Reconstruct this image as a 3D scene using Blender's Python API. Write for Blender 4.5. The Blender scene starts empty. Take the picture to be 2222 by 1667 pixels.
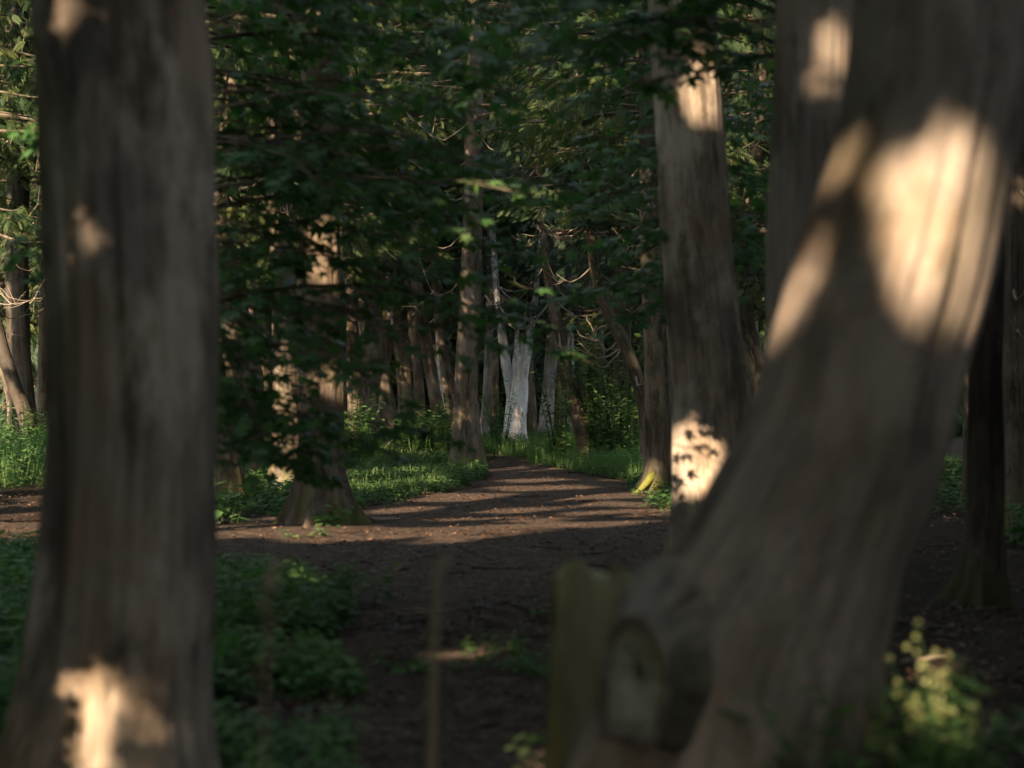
import bpy, math, random
import numpy as np
from mathutils import Vector

# ------------------------------------------------------------------ camera, sky, sun, exposure
scene = bpy.context.scene
FPX, CX, HY, CAMH = 4600.0, 1111.0, 860.0, 1.35        # focal length in photo pixels, centre column, horizon row, eye height
SUN_AZ, SUN_EL = math.radians(22), math.radians(22)     # sun stands behind the camera and to its left
SUN_STRENGTH, SKY_STRENGTH, EXPOSURE = 5.0, 0.12, 1.97

cam_data = bpy.data.cameras.new('camera')
cam = bpy.data.objects.new('camera', cam_data)
scene.collection.objects.link(cam)
cam.location = (0, 0, CAMH)
cam.rotation_euler = (math.radians(90) + math.atan(26.5 / FPX), 0, 0)
cam_data.sensor_width = 36.0
cam_data.lens = 36.0 * FPX / 2222.0
cam_data.clip_start, cam_data.clip_end = 0.1, 1000.0
cam_data.dof.use_dof = True
cam_data.dof.focus_distance = 38.0
cam_data.dof.aperture_fstop = 2.1
scene.camera = cam

world = bpy.data.worlds.new('World')
scene.world = world
world.use_nodes = True
wn = world.node_tree.nodes
wl = world.node_tree.links
sky = wn.new('ShaderNodeTexSky')
sky.sky_type = 'NISHITA'
sky.sun_disc = False
sky.sun_elevation = SUN_EL
sky.sun_rotation = math.radians(180) + SUN_AZ
hsv = wn.new('ShaderNodeHueSaturation')
hsv.inputs['Saturation'].default_value = 0.48
wl.new(sky.outputs[0], hsv.inputs['Color'])
wl.new(hsv.outputs[0], wn['Background'].inputs['Color'])
wn['Background'].inputs['Strength'].default_value = SKY_STRENGTH

TOSUN = np.array([-math.sin(SUN_AZ) * math.cos(SUN_EL), -math.cos(SUN_AZ) * math.cos(SUN_EL), math.sin(SUN_EL)])
sun_data = bpy.data.lights.new('sun', 'SUN')
sun_data.energy = SUN_STRENGTH
sun_data.angle = math.radians(0.5)
sun_data.color = (1.0, 0.745, 0.525)
sun = bpy.data.objects.new('sun', sun_data)
sun.rotation_euler = Vector(TOSUN).to_track_quat('Z', 'Y').to_euler()
sun.location = (-20, -30, 30)
scene.collection.objects.link(sun)

scene.view_settings.view_transform = 'Standard'
scene.view_settings.look = 'None'
scene.view_settings.exposure = EXPOSURE
scene.view_settings.gamma = 1.0
scene.render.engine = 'CYCLES'
scene.cycles.max_bounces = 7
scene.cycles.diffuse_bounces = 4
scene.cycles.transmission_bounces = 4
scene.cycles.sample_clamp_indirect = 4.0
scene.cycles.use_denoising = True

rng = np.random.default_rng(11)
random.seed(11)
COL = scene.collection

# ------------------------------------------------------------------ helpers
def at(px, py, d):
    return np.array([(px - CX) / FPX * d, d, CAMH - (py - HY) / FPX * d])

def depth_of(py):
    return CAMH * FPX / (py - HY)

def on_ground(px, py):
    d = depth_of(py)
    return np.array([(px - CX) / FPX * d, d, 0.0])

def _hash(ix, iy, iz, seed):
    h = (ix.astype(np.int64) * 374761393 + iy.astype(np.int64) * 668265263 + iz.astype(np.int64) * 2147483647 + seed * 974634133) & 0xFFFFFFFF
    h = ((h ^ (h >> 13)) * 1274126177) & 0xFFFFFFFF
    h = h ^ (h >> 16)
    return (h & 0xFFFFFF) / float(0xFFFFFF)

def vnoise(p, seed=0):
    p = np.asarray(p, float)
    i = np.floor(p)
    f = p - i
    f = f * f * (3 - 2 * f)
    i = i.astype(np.int64)
    r = 0
    for dx in (0, 1):
        for dy in (0, 1):
            for dz in (0, 1):
                w = (f[..., 0] if dx else 1 - f[..., 0]) * (f[..., 1] if dy else 1 - f[..., 1]) * (f[..., 2] if dz else 1 - f[..., 2])
                r = r + w * _hash(i[..., 0] + dx, i[..., 1] + dy, i[..., 2] + dz, seed)
    return r

def n2(x, y, s, seed=0):
    return vnoise(np.stack([np.asarray(x, float) * s, np.asarray(y, float) * s, np.zeros_like(np.asarray(x, float)) + seed * 7.3], -1), seed)

def ground_z(x, y):
    return (n2(x, y, 0.16, 3) - 0.5) * 0.10

def unit(v):
    v = np.asarray(v, float)
    return v / np.maximum(np.linalg.norm(v, axis=-1, keepdims=True), 1e-9)

class Acc:
    """collects triangles and quads for ONE mesh"""
    def __init__(self):
        self.V, self.F, self.A, self.n = [], [], [], 0
    def add(self, V, F, attr=None):
        V = np.asarray(V, float).reshape(-1, 3)
        for f in (F if isinstance(F, list) else [F]):
            self.F.append(np.asarray(f, np.int64) + self.n)
        if attr is None:
            attr = np.zeros((len(V), 3))
        self.V.append(V); self.A.append(np.asarray(attr, float).reshape(-1, 3)); self.n += len(V)
    def mesh(self, name, mat, base=(0, 0, 0), smooth=False):
        V = np.concatenate(self.V) - np.asarray(base, float)
        A = np.concatenate(self.A)
        me = bpy.data.meshes.new(name)
        me.vertices.add(len(V))
        me.vertices.foreach_set('co', V.astype(np.float32).ravel())
        loops = np.concatenate([f.ravel() for f in self.F])
        tot = np.concatenate([np.full(len(f), f.shape[1]) for f in self.F])
        start = np.concatenate([[0], np.cumsum(tot)[:-1]])
        me.loops.add(len(loops))
        me.loops.foreach_set('vertex_index', loops.astype(np.int32))
        me.polygons.add(len(tot))
        me.polygons.foreach_set('loop_start', start.astype(np.int32))
        me.polygons.foreach_set('loop_total', tot.astype(np.int32))
        me.update(calc_edges=True)
        at_ = me.attributes.new('grain', 'FLOAT_VECTOR', 'POINT')
        at_.data.foreach_set('vector', A.astype(np.float32).ravel())
        me.polygons.foreach_set('use_smooth', np.full(len(tot), bool(smooth)))
        me.materials.append(mat)
        me.validate()
        return me

def link(name, me, parent=None, loc=None):
    o = bpy.data.objects.new(name, me)
    COL.objects.link(o)
    if parent is not None:
        o.parent = parent
    if loc is not None:
        o.location = loc
    return o

def tag(o, label=None, cat=None, group=None, kind=None):
    for k, v in (('label', label), ('category', cat), ('group', group), ('kind', kind)):
        if v:
            o[k] = v
    return o

def thing(name, label, cat, loc, group=None):
    o = bpy.data.objects.new(name, None)
    COL.objects.link(o)
    o.empty_display_size = 0.2
    o.location = tuple(float(c) for c in loc)
    return tag(o, label, cat, group)

def frames(X, N):
    X = unit(X)
    Y = unit(np.cross(N, X))
    Z = np.cross(X, Y)
    return np.stack([X, Y, Z], -1)

def stamp(acc, tmpl, pos, R, scale, rnd=None):
    """a template (verts, tris) set down many times"""
    tv, tf = tmpl
    n, k = len(pos), len(tv)
    if n == 0:
        return
    V = np.einsum('nij,kj->nki', R, tv) * np.asarray(scale).reshape(n, 1, 1) + pos[:, None, :]
    F = (tf[None] + (np.arange(n) * k)[:, None, None]).reshape(-1, tf.shape[1])
    if rnd is None:
        rnd = rng.random(n)
    A = np.zeros((n, k, 3))
    A[..., 0] = rnd[:, None]
    A[..., 1] = rng.random(n)[:, None]
    acc.add(V.reshape(-1, 3), F, A.reshape(-1, 3))

def catmull(P, m):
    P = np.asarray(P, float)
    n = len(P)
    t = np.linspace(0, n - 1, m)
    i = np.clip(np.floor(t).astype(int), 0, n - 2)
    f = (t - i)[:, None]
    p0 = P[np.clip(i - 1, 0, n - 1)]; p1 = P[i]; p2 = P[i + 1]; p3 = P[np.clip(i + 2, 0, n - 1)]
    return 0.5 * (2 * p1 + (p2 - p0) * f + (2 * p0 - 5 * p1 + 4 * p2 - p3) * f ** 2 + (3 * p1 - p0 - 3 * p2 + p3) * f ** 3)

def tube(acc, pts, rad, seg=5, rnd=None):
    pts = np.asarray(pts, float)
    n = len(pts)
    T = unit(np.gradient(pts, axis=0))
    ref = np.array([0.0, 0.0, 1.0]) if abs(T[0][2]) < 0.9 else np.array([1.0, 0, 0])
    X = unit(np.cross(T, ref)); Y = np.cross(T, X)
    th = np.linspace(0, 2 * np.pi, seg, endpoint=False)
    rad = np.broadcast_to(np.asarray(rad, float), (n,))
    V = pts[:, None] + rad[:, None, None] * (np.cos(th)[None, :, None] * X[:, None] + np.sin(th)[None, :, None] * Y[:, None])
    L = np.concatenate([[0], np.cumsum(np.linalg.norm(np.diff(pts, axis=0), axis=1))])
    A = np.zeros((n, seg, 3))
    A[..., 0] = np.cos(th) * rad[:, None]; A[..., 1] = np.sin(th) * rad[:, None]; A[..., 2] = L[:, None] + 1.7
    i = np.arange(n - 1)[:, None] * seg; j = np.arange(seg)[None]
    F = np.stack([i + j, i + (j + 1) % seg, i + seg + (j + 1) % seg, i + seg + j], -1).reshape(-1, 4)
    caps = np.arange(seg)[None]
    acc.add(V.reshape(-1, 3), [F, caps[:, ::-1], caps + (n - 1) * seg], A.reshape(-1, 3))

# ------------------------------------------------------------------ materials
def new_mat(name):
    m = bpy.data.materials.new(name)
    m.use_nodes = True
    nt = m.node_tree
    return m, nt, nt.nodes['Principled BSDF'], nt.nodes['Material Output']

def node(nt, kind, **kw):
    n = nt.nodes.new('ShaderNode' + kind)
    for k, v in kw.items():
        if k in n.inputs.keys():
            n.inputs[k].default_value = v
        else:
            setattr(n, k, v)
    return n

def ramp(nt, fac, stops):
    r = nt.nodes.new('ShaderNodeValToRGB')
    els = r.color_ramp.elements
    while len(els) < len(stops):
        els.new(0.5)
    for e, (p, c) in zip(els, stops):
        e.position = p
        e.color = (c[0], c[1], c[2], 1) if not isinstance(c, (int, float)) else (c, c, c, 1)
    nt.links.new(fac, r.inputs['Fac'])
    return r.outputs['Color']

def mixc(nt, fac, a, b):
    m = nt.nodes.new('ShaderNodeMix')
    m.data_type = 'RGBA'
    for s, v in ((m.inputs[0], fac), (m.inputs[6], a), (m.inputs[7], b)):
        if hasattr(v, 'is_linked'):
            nt.links.new(v, s)
        elif isinstance(v, (int, float)):
            s.default_value = v
        else:
            s.default_value = (v[0], v[1], v[2], 1)
    return m.outputs[2]

def bark_mat(name, dark, mid, light, moss=(0.10, 0.115, 0.022), moss_h=0.5, moss_all=0.25, grain=26.0, bump=0.6):
    m, nt, bs, out = new_mat(name)
    L = nt.links
    a = node(nt, 'Attribute', attribute_name='grain')
    def noise(sx, sz, scale, detail=4.0, rough=0.6):
        mp = node(nt, 'Mapping'); mp.inputs['Scale'].default_value = (sx, sx, sz)
        L.new(a.outputs['Vector'], mp.inputs['Vector'])
        n = node(nt, 'TexNoise', Scale=scale, Detail=detail, Roughness=rough)
        L.new(mp.outputs[0], n.inputs['Vector'])
        return n.outputs['Fac']
    strips = noise(1, 0.07, grain, 5, 0.65)
    fine = noise(1, 0.10, grain * 3.1, 3, 0.6)
    patch = noise(1, 0.5, 3.4, 4, 0.6)
    c = ramp(nt, strips, [(0.28, dark), (0.46, mid), (0.74, light)])
    c2 = ramp(nt, fine, [(0.35, 0.70), (0.65, 1.0)])
    mul = node(nt, 'Mix'); mul.data_type = 'RGBA'; mul.blend_type = 'MULTIPLY'; mul.inputs[0].default_value = 1.0
    L.new(c, mul.inputs[6]); L.new(c2, mul.inputs[7])
    pm = ramp(nt, patch, [(0.48, 0.0), (0.62, 1.0)])
    sc = node(nt, 'Math', operation='MULTIPLY'); L.new(pm, sc.inputs[0]); sc.inputs[1].default_value = moss_all
    lich = noise(1, 0.6, 1.9, 6, 0.65)
    lm = ramp(nt, lich, [(0.46, 0.0), (0.56, 0.75)])
    mul2 = mixc(nt, lm, mul.outputs[2], tuple(1.12 * l for l in light))
    stain = noise(1, 0.3, 4.3, 5, 0.7)
    mul3 = mixc(nt, ramp(nt, stain, [(0.53, 0.0), (0.62, 0.85)]), mul2, tuple(0.8 * d for d in dark))
    hue = noise(1, 0.4, 2.7, 5, 0.7)
    mul3 = mixc(nt, ramp(nt, hue, [(0.49, 0.0), (0.60, 0.40)]), mul3, (mid[0] * 1.05, mid[1] * 0.80, mid[2] * 0.55))
    c3 = mixc(nt, sc.outputs[0], mul3, (moss[0] * 0.9, moss[1] * 0.8, moss[2] * 1.8))
    # moss that grows on the lowest part of the stem
    sep = node(nt, 'SeparateXYZ'); L.new(a.outputs['Vector'], sep.inputs[0])
    mr = node(nt, 'MapRange'); L.new(sep.outputs['Z'], mr.inputs[0])
    for i, v in ((1, 0.05), (2, moss_h), (3, 1.0), (4, 0.0)):
        mr.inputs[i].default_value = v
    am = noise(1, 0.35, 6.0, 3, 0.6)
    ar = ramp(nt, am, [(0.42, 0.0), (0.58, 1.0)])
    mm = node(nt, 'Math', operation='MULTIPLY'); L.new(mr.outputs[0], mm.inputs[0]); L.new(ar, mm.inputs[1])
    c4 = mixc(nt, mm.outputs[0], c3, moss)
    L.new(c4, bs.inputs['Base Color'])
    bs.inputs['Roughness'].default_value = 0.92
    bs.inputs['Specular IOR Level'].default_value = 0.15
    b = node(nt, 'Bump', Strength=bump, Distance=0.03)
    L.new(strips, b.inputs['Height'])
    b2 = node(nt, 'Bump', Strength=bump * 0.6, Distance=0.012)
    L.new(fine, b2.inputs['Height']); L.new(b.outputs[0], b2.inputs['Normal'])
    L.new(b2.outputs[0], bs.inputs['Normal'])
    return m

def leaf_mat(name, a, b, c, trans=0.35, rough=0.5, spec=0.25):
    m, nt, bs, out = new_mat(name)
    L = nt.links
    at_ = node(nt, 'Attribute', attribute_name='grain')
    sep = node(nt, 'SeparateXYZ'); L.new(at_.outputs['Vector'], sep.inputs[0])
    col = ramp(nt, sep.outputs['X'], [(0.05, a), (0.55, b), (0.97, c)])
    L.new(col, bs.inputs['Base Color'])
    bs.inputs['Roughness'].default_value = rough
    bs.inputs['Specular IOR Level'].default_value = spec
    tr = node(nt, 'BsdfTranslucent')
    hs = node(nt, 'HueSaturation', Saturation=1.15, Value=1.25)
    L.new(col, hs.inputs['Color']); L.new(hs.outputs[0], tr.inputs['Color'])
    mx = node(nt, 'MixShader'); mx.inputs[0].default_value = trans
    L.new(bs.outputs[0], mx.inputs[1]); L.new(tr.outputs[0], mx.inputs[2])
    L.new(mx.outputs[0], out.inputs['Surface'])
    return m

def soil_mat(name, dark, mid, light, spot, s=1.0):
    m, nt, bs, out = new_mat(name)
    L = nt.links
    tc = node(nt, 'TexCoord')
    def noise(scale, detail, rough=0.6):
        n = node(nt, 'TexNoise', Scale=scale, Detail=detail, Roughness=rough)
        L.new(tc.outputs['Object'], n.inputs['Vector'])
        return n.outputs['Fac']
    big, mid_n, fine = noise(0.7 * s, 5), noise(7 * s, 6, 0.7), noise(60 * s, 4, 0.7)
    c = ramp(nt, mid_n, [(0.32, dark), (0.52, mid), (0.72, light)])
    c = mixc(nt, ramp(nt, big, [(0.4, 0.0), (0.65, 0.55)]), c, spot)
    v = node(nt, 'TexVoronoi', Scale=42 * s); L.new(tc.outputs['Object'], v.inputs['Vector'])
    hs = node(nt, 'SeparateColor'); L.new(v.outputs['Color'], hs.inputs[0])
    c = mixc(nt, ramp(nt, hs.outputs[0], [(0.72, 0.0), (0.80, 0.6)]), c, light)
    L.new(c, bs.inputs['Base Color'])
    bs.inputs['Roughness'].default_value = 0.95
    bs.inputs['Specular IOR Level'].default_value = 0.1
    b1 = node(nt, 'Bump', Strength=0.9, Distance=0.06); L.new(mid_n, b1.inputs['Height'])
    b2 = node(nt, 'Bump', Strength=0.8, Distance=0.02); L.new(fine, b2.inputs['Height'])
    L.new(b1.outputs[0], b2.inputs['Normal']); L.new(b2.outputs[0], bs.inputs['Normal'])
    return m

M = {}
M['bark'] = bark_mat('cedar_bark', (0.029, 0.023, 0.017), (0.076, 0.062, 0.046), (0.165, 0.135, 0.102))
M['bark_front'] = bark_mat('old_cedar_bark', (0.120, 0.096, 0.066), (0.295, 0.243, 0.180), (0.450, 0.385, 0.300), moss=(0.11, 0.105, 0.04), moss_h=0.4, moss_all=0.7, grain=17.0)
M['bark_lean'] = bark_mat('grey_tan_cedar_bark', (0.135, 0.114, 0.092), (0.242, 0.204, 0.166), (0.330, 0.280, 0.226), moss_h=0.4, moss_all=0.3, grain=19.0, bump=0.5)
M['bark_dark'] = bark_mat('shade_toned_bark', (0.018, 0.015, 0.012), (0.042, 0.036, 0.028), (0.080, 0.068, 0.053), moss=(0.05, 0.055, 0.02))  # bark colour darkened to stand in for shade around the almost black cedar
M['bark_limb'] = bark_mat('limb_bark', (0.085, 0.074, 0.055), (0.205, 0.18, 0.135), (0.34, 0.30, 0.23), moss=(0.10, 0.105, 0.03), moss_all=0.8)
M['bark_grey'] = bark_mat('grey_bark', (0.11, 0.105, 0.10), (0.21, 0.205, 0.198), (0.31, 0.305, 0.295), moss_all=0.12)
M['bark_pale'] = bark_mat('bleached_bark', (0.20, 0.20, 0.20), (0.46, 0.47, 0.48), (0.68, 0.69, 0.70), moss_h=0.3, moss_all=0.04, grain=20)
M['bark_moss'] = bark_mat('mossy_wood', (0.13, 0.125, 0.065), (0.32, 0.305, 0.155), (0.47, 0.45, 0.26), moss=(0.30, 0.30, 0.11), moss_h=0.9, moss_all=0.8)
M['moss'] = bark_mat('bright_moss', (0.075, 0.09, 0.016), (0.13, 0.15, 0.026), (0.19, 0.20, 0.045), moss_h=0.2, grain=30)
M['cut_wood'] = bark_mat('weathered_cut_wood', (0.12, 0.125, 0.08), (0.28, 0.30, 0.21), (0.42, 0.44, 0.33), moss_h=0.2, grain=40)
M['twig'] = bark_mat('dead_twig', (0.10, 0.085, 0.065), (0.24, 0.20, 0.15), (0.36, 0.31, 0.24), moss_h=0.06, moss_all=0.15, grain=60)
M['dry'] = leaf_mat('dry_stalk', (0.32, 0.25, 0.17), (0.45, 0.36, 0.25), (0.55, 0.45, 0.32), 0.15)
M['cedar'] = leaf_mat('cedar_foliage', (0.020, 0.045, 0.016), (0.046, 0.078, 0.024), (0.095, 0.115, 0.034), 0.32)
M['cedar_cool'] = leaf_mat('cedar_foliage_cool', (0.020, 0.045, 0.024), (0.045, 0.080, 0.045), (0.09, 0.12, 0.07), 0.3)
M['maple'] = leaf_mat('maple_leaf', (0.048, 0.125, 0.036), (0.075, 0.170, 0.050), (0.125, 0.230, 0.062), 0.42, 0.45, 0.35)
M['herb'] = leaf_mat('herb_leaf', (0.055, 0.130, 0.040), (0.095, 0.195, 0.060), (0.15, 0.25, 0.080), 0.45)
M['herb_dark'] = leaf_mat('dark_herb_leaf', (0.028, 0.070, 0.022), (0.050, 0.108, 0.032), (0.085, 0.150, 0.045), 0.35)
M['grass'] = leaf_mat('grass_blade', (0.050, 0.105, 0.030), (0.095, 0.165, 0.055), (0.17, 0.23, 0.09), 0.45)
M['seed'] = leaf_mat('seed_head', (0.16, 0.19, 0.07), (0.30, 0.33, 0.14), (0.34, 0.36, 0.17), 0.4)
M['litter'] = leaf_mat('dead_leaf', (0.045, 0.028, 0.018), (0.11, 0.065, 0.038), (0.21, 0.125, 0.07), 0.15)
M['soil'] = soil_mat('forest_soil', (0.016, 0.012, 0.009), (0.036, 0.027, 0.019), (0.085, 0.062, 0.043), (0.024, 0.021, 0.013))
M['path'] = soil_mat('trodden_earth', (0.019, 0.014, 0.010), (0.060, 0.045, 0.033), (0.225, 0.170, 0.125), (0.044, 0.032, 0.023), 1.3)

# ------------------------------------------------------------------ leaf shapes
def kites(items):
    V, F = [], []
    for (b, t, w, lift) in items:
        b, t = np.array(b, float), np.array(t, float)
        d = t - b
        s = unit(np.array([-d[1], d[0], 0.0])) * w
        mid = b + d * 0.45
        k = len(V)
        V += [b, mid + s + [0, 0, lift], t, mid - s + [0, 0, lift]]
        F += [[k, k + 2, k + 1], [k, k + 3, k + 2]]
    return np.array(V), np.array(F)

def cedar_spray():
    it = [((0, 0, 0), (1, 0, -0.12), 0.035, 0.0)]
    for i, s in enumerate((0.12, 0.26, 0.40, 0.54, 0.68, 0.82)):
        for sd in (1, -1):
            l = 0.46 * (1 - 0.6 * abs(s - 0.3)) * (1.0 if i else 0.7)
            an = math.radians(42 - 14 * s)
            x0 = s + (0.05 if sd < 0 else 0)
            it.append(((x0, 0, -0.12 * x0 * x0), (x0 + l * math.cos(an), sd * l * math.sin(an), -0.12 * x0 - 0.08), 0.045, 0.02))
    return kites(it)

def fan_cluster():
    it = []
    for an, l in ((0, 1.0), (28, 0.9), (-30, 0.92), (62, 0.72), (-60, 0.7), (100, 0.5), (-104, 0.45)):
        r = math.radians(an)
        it.append(((0.05 * math.cos(r), 0.05 * math.sin(r), 0), (l * math.cos(r), l * math.sin(r), -0.15 * l), 0.17, 0.06))
    return kites(it)

def maple_leaf():
    out = []
    tips = [(-118, 0.55), (-58, 0.88), (0, 1.0), (58, 0.88), (118, 0.55)]
    for i, (a, r) in enumerate(tips):
        for da, k in ((-17, 0.60), (-9, 0.74), (0, 1.0), (9, 0.74), (17, 0.60)):
            out.append((a + da, r * k))
        if i < 4:
            out.append(((a + tips[i + 1][0]) / 2, 0.40))
    out.append((180, 0.10))
    V = [[0, 0, 0]] + [[r * math.cos(math.radians(a)), r * math.sin(math.radians(a)), -0.16 * r * r + 0.05 * abs(math.sin(math.radians(a))) * r] for a, r in out]
    n = len(out)
    F = [[0, 1 + i, 1 + (i + 1) % n] for i in range(n)]
    V = np.array(V); V[:, 0] += 0.1
    return V * 0.62, np.array(F)

def leaf_kite():
    return kites([((0, 0, 0), (1, 0, -0.15), 0.27, 0.07)])

def herb():
    it = []
    r = random.Random(3)
    for k in range(9):
        a = k * 2.4; z = 0.25 + 0.085 * k; l = 0.62 - 0.045 * k
        b = np.array([0.04 * math.cos(a), 0.04 * math.sin(a), z]); t = np.array([l * math.cos(a), l * math.sin(a), z + r.uniform(-0.16, 0.10)])
        it.append((b, t, 0.15, 0.04))
    V, F = kites(it)
    s, sf = kites([((0, 0, 0), (0.02, 0.0, 1.02), 0.012, 0)])
    s[1] = [0.0, 0.015, 0.5]; s[3] = [0.0, -0.015, 0.5]
    return np.concatenate([V, s]), np.concatenate([F, sf + len(V)])

def nettle():
    it = []
    for k in range(12):
        a = (k % 2) * math.pi + (k // 2) * 1.35; z = 0.15 + 0.075 * k; l = 0.24 - 0.011 * k
        it.append((np.array([0, 0, z]), np.array([l * math.cos(a), l * math.sin(a), z - 0.03 + 0.006 * k]), 0.05, 0.012))
    V, F = kites(it)
    s, sf = kites([((0, 0, 0), (0.03, 0.0, 1.05), 0.008, 0)])
    s[1] = [0.0, 0.008, 0.5]; s[3] = [0.0, -0.008, 0.5]
    return np.concatenate([V, s]), np.concatenate([F, sf + len(V)])

def tuft():
    V, F = [], []
    r = random.Random(5)
    for k in range(8):
        a = k * 0.785 + r.uniform(-0.3, 0.3); l = r.uniform(0.6, 1.05); out = r.uniform(0.15, 0.5)
        d = np.array([math.cos(a), math.sin(a), 0]); s = np.array([-d[1], d[0], 0]) * 0.022
        base = d * 0.04
        p = [base, base + d * out * 0.25 + [0, 0, l * 0.5], base + d * out * 0.65 + [0, 0, l * 0.85], base + d * out * 1.05 + [0, 0, l * 0.93]]
        i = len(V)
        V += [p[0] - s, p[0] + s, p[1] - s * 0.9, p[1] + s * 0.9, p[2] - s * 0.6, p[2] + s * 0.6, p[3]]
        F += [[i, i + 1, i + 3], [i, i + 3, i + 2], [i + 2, i + 3, i + 5], [i + 2, i + 5, i + 4], [i + 4, i + 5, i + 6]]
    return np.array(V), np.array(F)

SPRAY, FAN, MAPLE, KITE, HERB, NETTLE, TUFT = cedar_spray(), fan_cluster(), maple_leaf(), leaf_kite(), herb(), nettle(), tuft()

def upright(n, tilt=0.15):
    N = unit(np.stack([rng.normal(0, tilt, n), rng.normal(0, tilt, n), np.ones(n)], -1))
    a = rng.random(n) * 2 * np.pi
    return frames(np.stack([np.cos(a), np.sin(a), np.zeros(n)], -1), N)

# ------------------------------------------------------------------ trunks
def trunk_shape(acc, pts, rad, seg=56, rings=70, ridge=0.05, flute=0.0, roots=(), root_h=0.7, seed=0, jag=0.0):
    """pts: centre line from the base upward, rad: radius at each point; roots: (angle, reach, width)"""
    C = catmull(pts, rings)
    r = catmull(np.asarray(rad, float)[:, None].repeat(3, 1), rings)[:, 0]
    T = unit(np.gradient(C, axis=0))
    X = unit(np.cross(np.cross(T, [1.0, 0, 0]), T)); Y = np.cross(T, X)
    th = np.linspace(0, 2 * np.pi, seg, endpoint=False)
    L = np.concatenate([[0], np.cumsum(np.linalg.norm(np.diff(C, axis=0), axis=1))])
    TH, LL = np.meshgrid(th, L)
    R = np.repeat(r[:, None], seg, 1)
    q = np.stack([np.cos(TH) * 3.1, np.sin(TH) * 3.1, LL * 0.9], -1)
    q2 = np.stack([np.cos(TH) * 9, np.sin(TH) * 9, LL * 1.1], -1)
    q3 = np.stack([np.cos(TH) * 1.2, np.sin(TH) * 1.2, LL * 0.9], -1)
    R = R * (1 + (vnoise(q, seed) - 0.5) * (0.10 + flute) + (vnoise(q2, seed + 1) - 0.5) * ridge * 2 + (vnoise(q3, seed + 2) - 0.5) * 0.09)
    zz = C[:, 2] - C[0, 2]
    fall = np.clip(1 - zz / root_h, 0, 1)
    R = R + (r[:, None] * 0.22) * fall[:, None] ** 2
    for (a, reach, w) in roots:
        dth = (TH - a + np.pi) % (2 * np.pi) - np.pi
        R = R + reach * np.exp(-(dth / w) ** 2) * (fall[:, None] ** 2.2)
    V = C[:, None] + R[..., None] * (np.cos(TH)[..., None] * X[:, None] + np.sin(TH)[..., None] * Y[:, None])
    if jag:
        up = (vnoise(np.stack([np.cos(th) * 2.2 + 5, np.sin(th) * 2.2, th * 0 + seed], -1), seed + 9) - 0.4) * jag
        V[-1, :, 2] += up
        V[-2, :, 2] += up * 0.5
    A = np.stack([np.cos(TH) * r[:, None].clip(0.08), np.sin(TH) * r[:, None].clip(0.08), LL], -1)
    A[..., 0] += seed * 0.37
    i = np.arange(rings - 1)[:, None] * seg; j = np.arange(seg)[None]
    F = np.stack([i + j, i + (j + 1) % seg, i + seg + (j + 1) % seg, i + seg + j], -1).reshape(-1, 4)
    if not np.allclose(np.cross(X[0], Y[0]), T[0], atol=0.1):
        F = F[:, ::-1]
    cap = (np.arange(seg) + (rings - 1) * seg)[None]
    acc.add(V.reshape(-1, 3), [F, cap], A.reshape(-1, 3))
    return C, r

def px_line(rows, d):
    """rows: (px, py, width in px) from the top of the photo downward -> centre line and radii, base first"""
    P = [at(px, py, d) for px, py, w in rows][::-1]
    R = [w * 0.5 / FPX * d for px, py, w in rows][::-1]
    return P, R

def dead_twigs(new_acc, C, r, z0, z1, n, length, seed, thick=0.016):
    rg = np.random.default_rng(seed)
    zs = C[:, 2]
    for k in range(n):
        acc = new_acc()
        z = rg.uniform(z0, z1)
        i = int(np.argmin(abs(zs - z)))
        a = rg.uniform(0, 2 * np.pi)
        d = np.array([math.cos(a), math.sin(a), 0])
        l = length * rg.uniform(0.4, 1.15)
        s = np.linspace(0, 1, 8)[:, None]
        droop = rg.uniform(0.15, 0.55); hook = rg.uniform(0.05, 0.6)
        side = np.array([-d[1], d[0], 0]) * rg.normal(0, 0.25)
        P = C[i] + d * (r[i] * 0.7 + s * l) + side * s ** 2 * l + np.array([0, 0, 1.0]) * l * (-droop * np.sin(s * np.pi * 0.8) + hook * s ** 3)
        P = P + rg.normal(0, 0.026 * l, P.shape) * np.minimum(s * 3, 1)
        t = thick * rg.uniform(0.6, 1.2)
        tube(acc, P, t * (1 - 0.75 * s[:, 0]), 4)
        for q in range(rg.integers(1, 4)):
            j = rg.integers(3, 7)
            dd = unit(d * rg.uniform(0.2, 1) + rg.normal(0, 0.6, 3))
            l2 = l * rg.uniform(0.2, 0.45)
            s2 = np.linspace(0, 1, 5)[:, None]
            tube(acc, P[j] + dd * s2 * l2 + np.array([0, 0, 1]) * l2 * 0.3 * s2 ** 2, t * 0.5 * (1 - 0.7 * s2[:, 0]), 3)

def add_dead(root, mat, *a):
    made = []
    def fresh():
        made.append(Acc())
        return made[-1]
    dead_twigs(fresh, *a)
    for m in made:
        link('dead_branch', m.mesh('dead_branch', M[mat], root.location, smooth=True), root)

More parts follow.
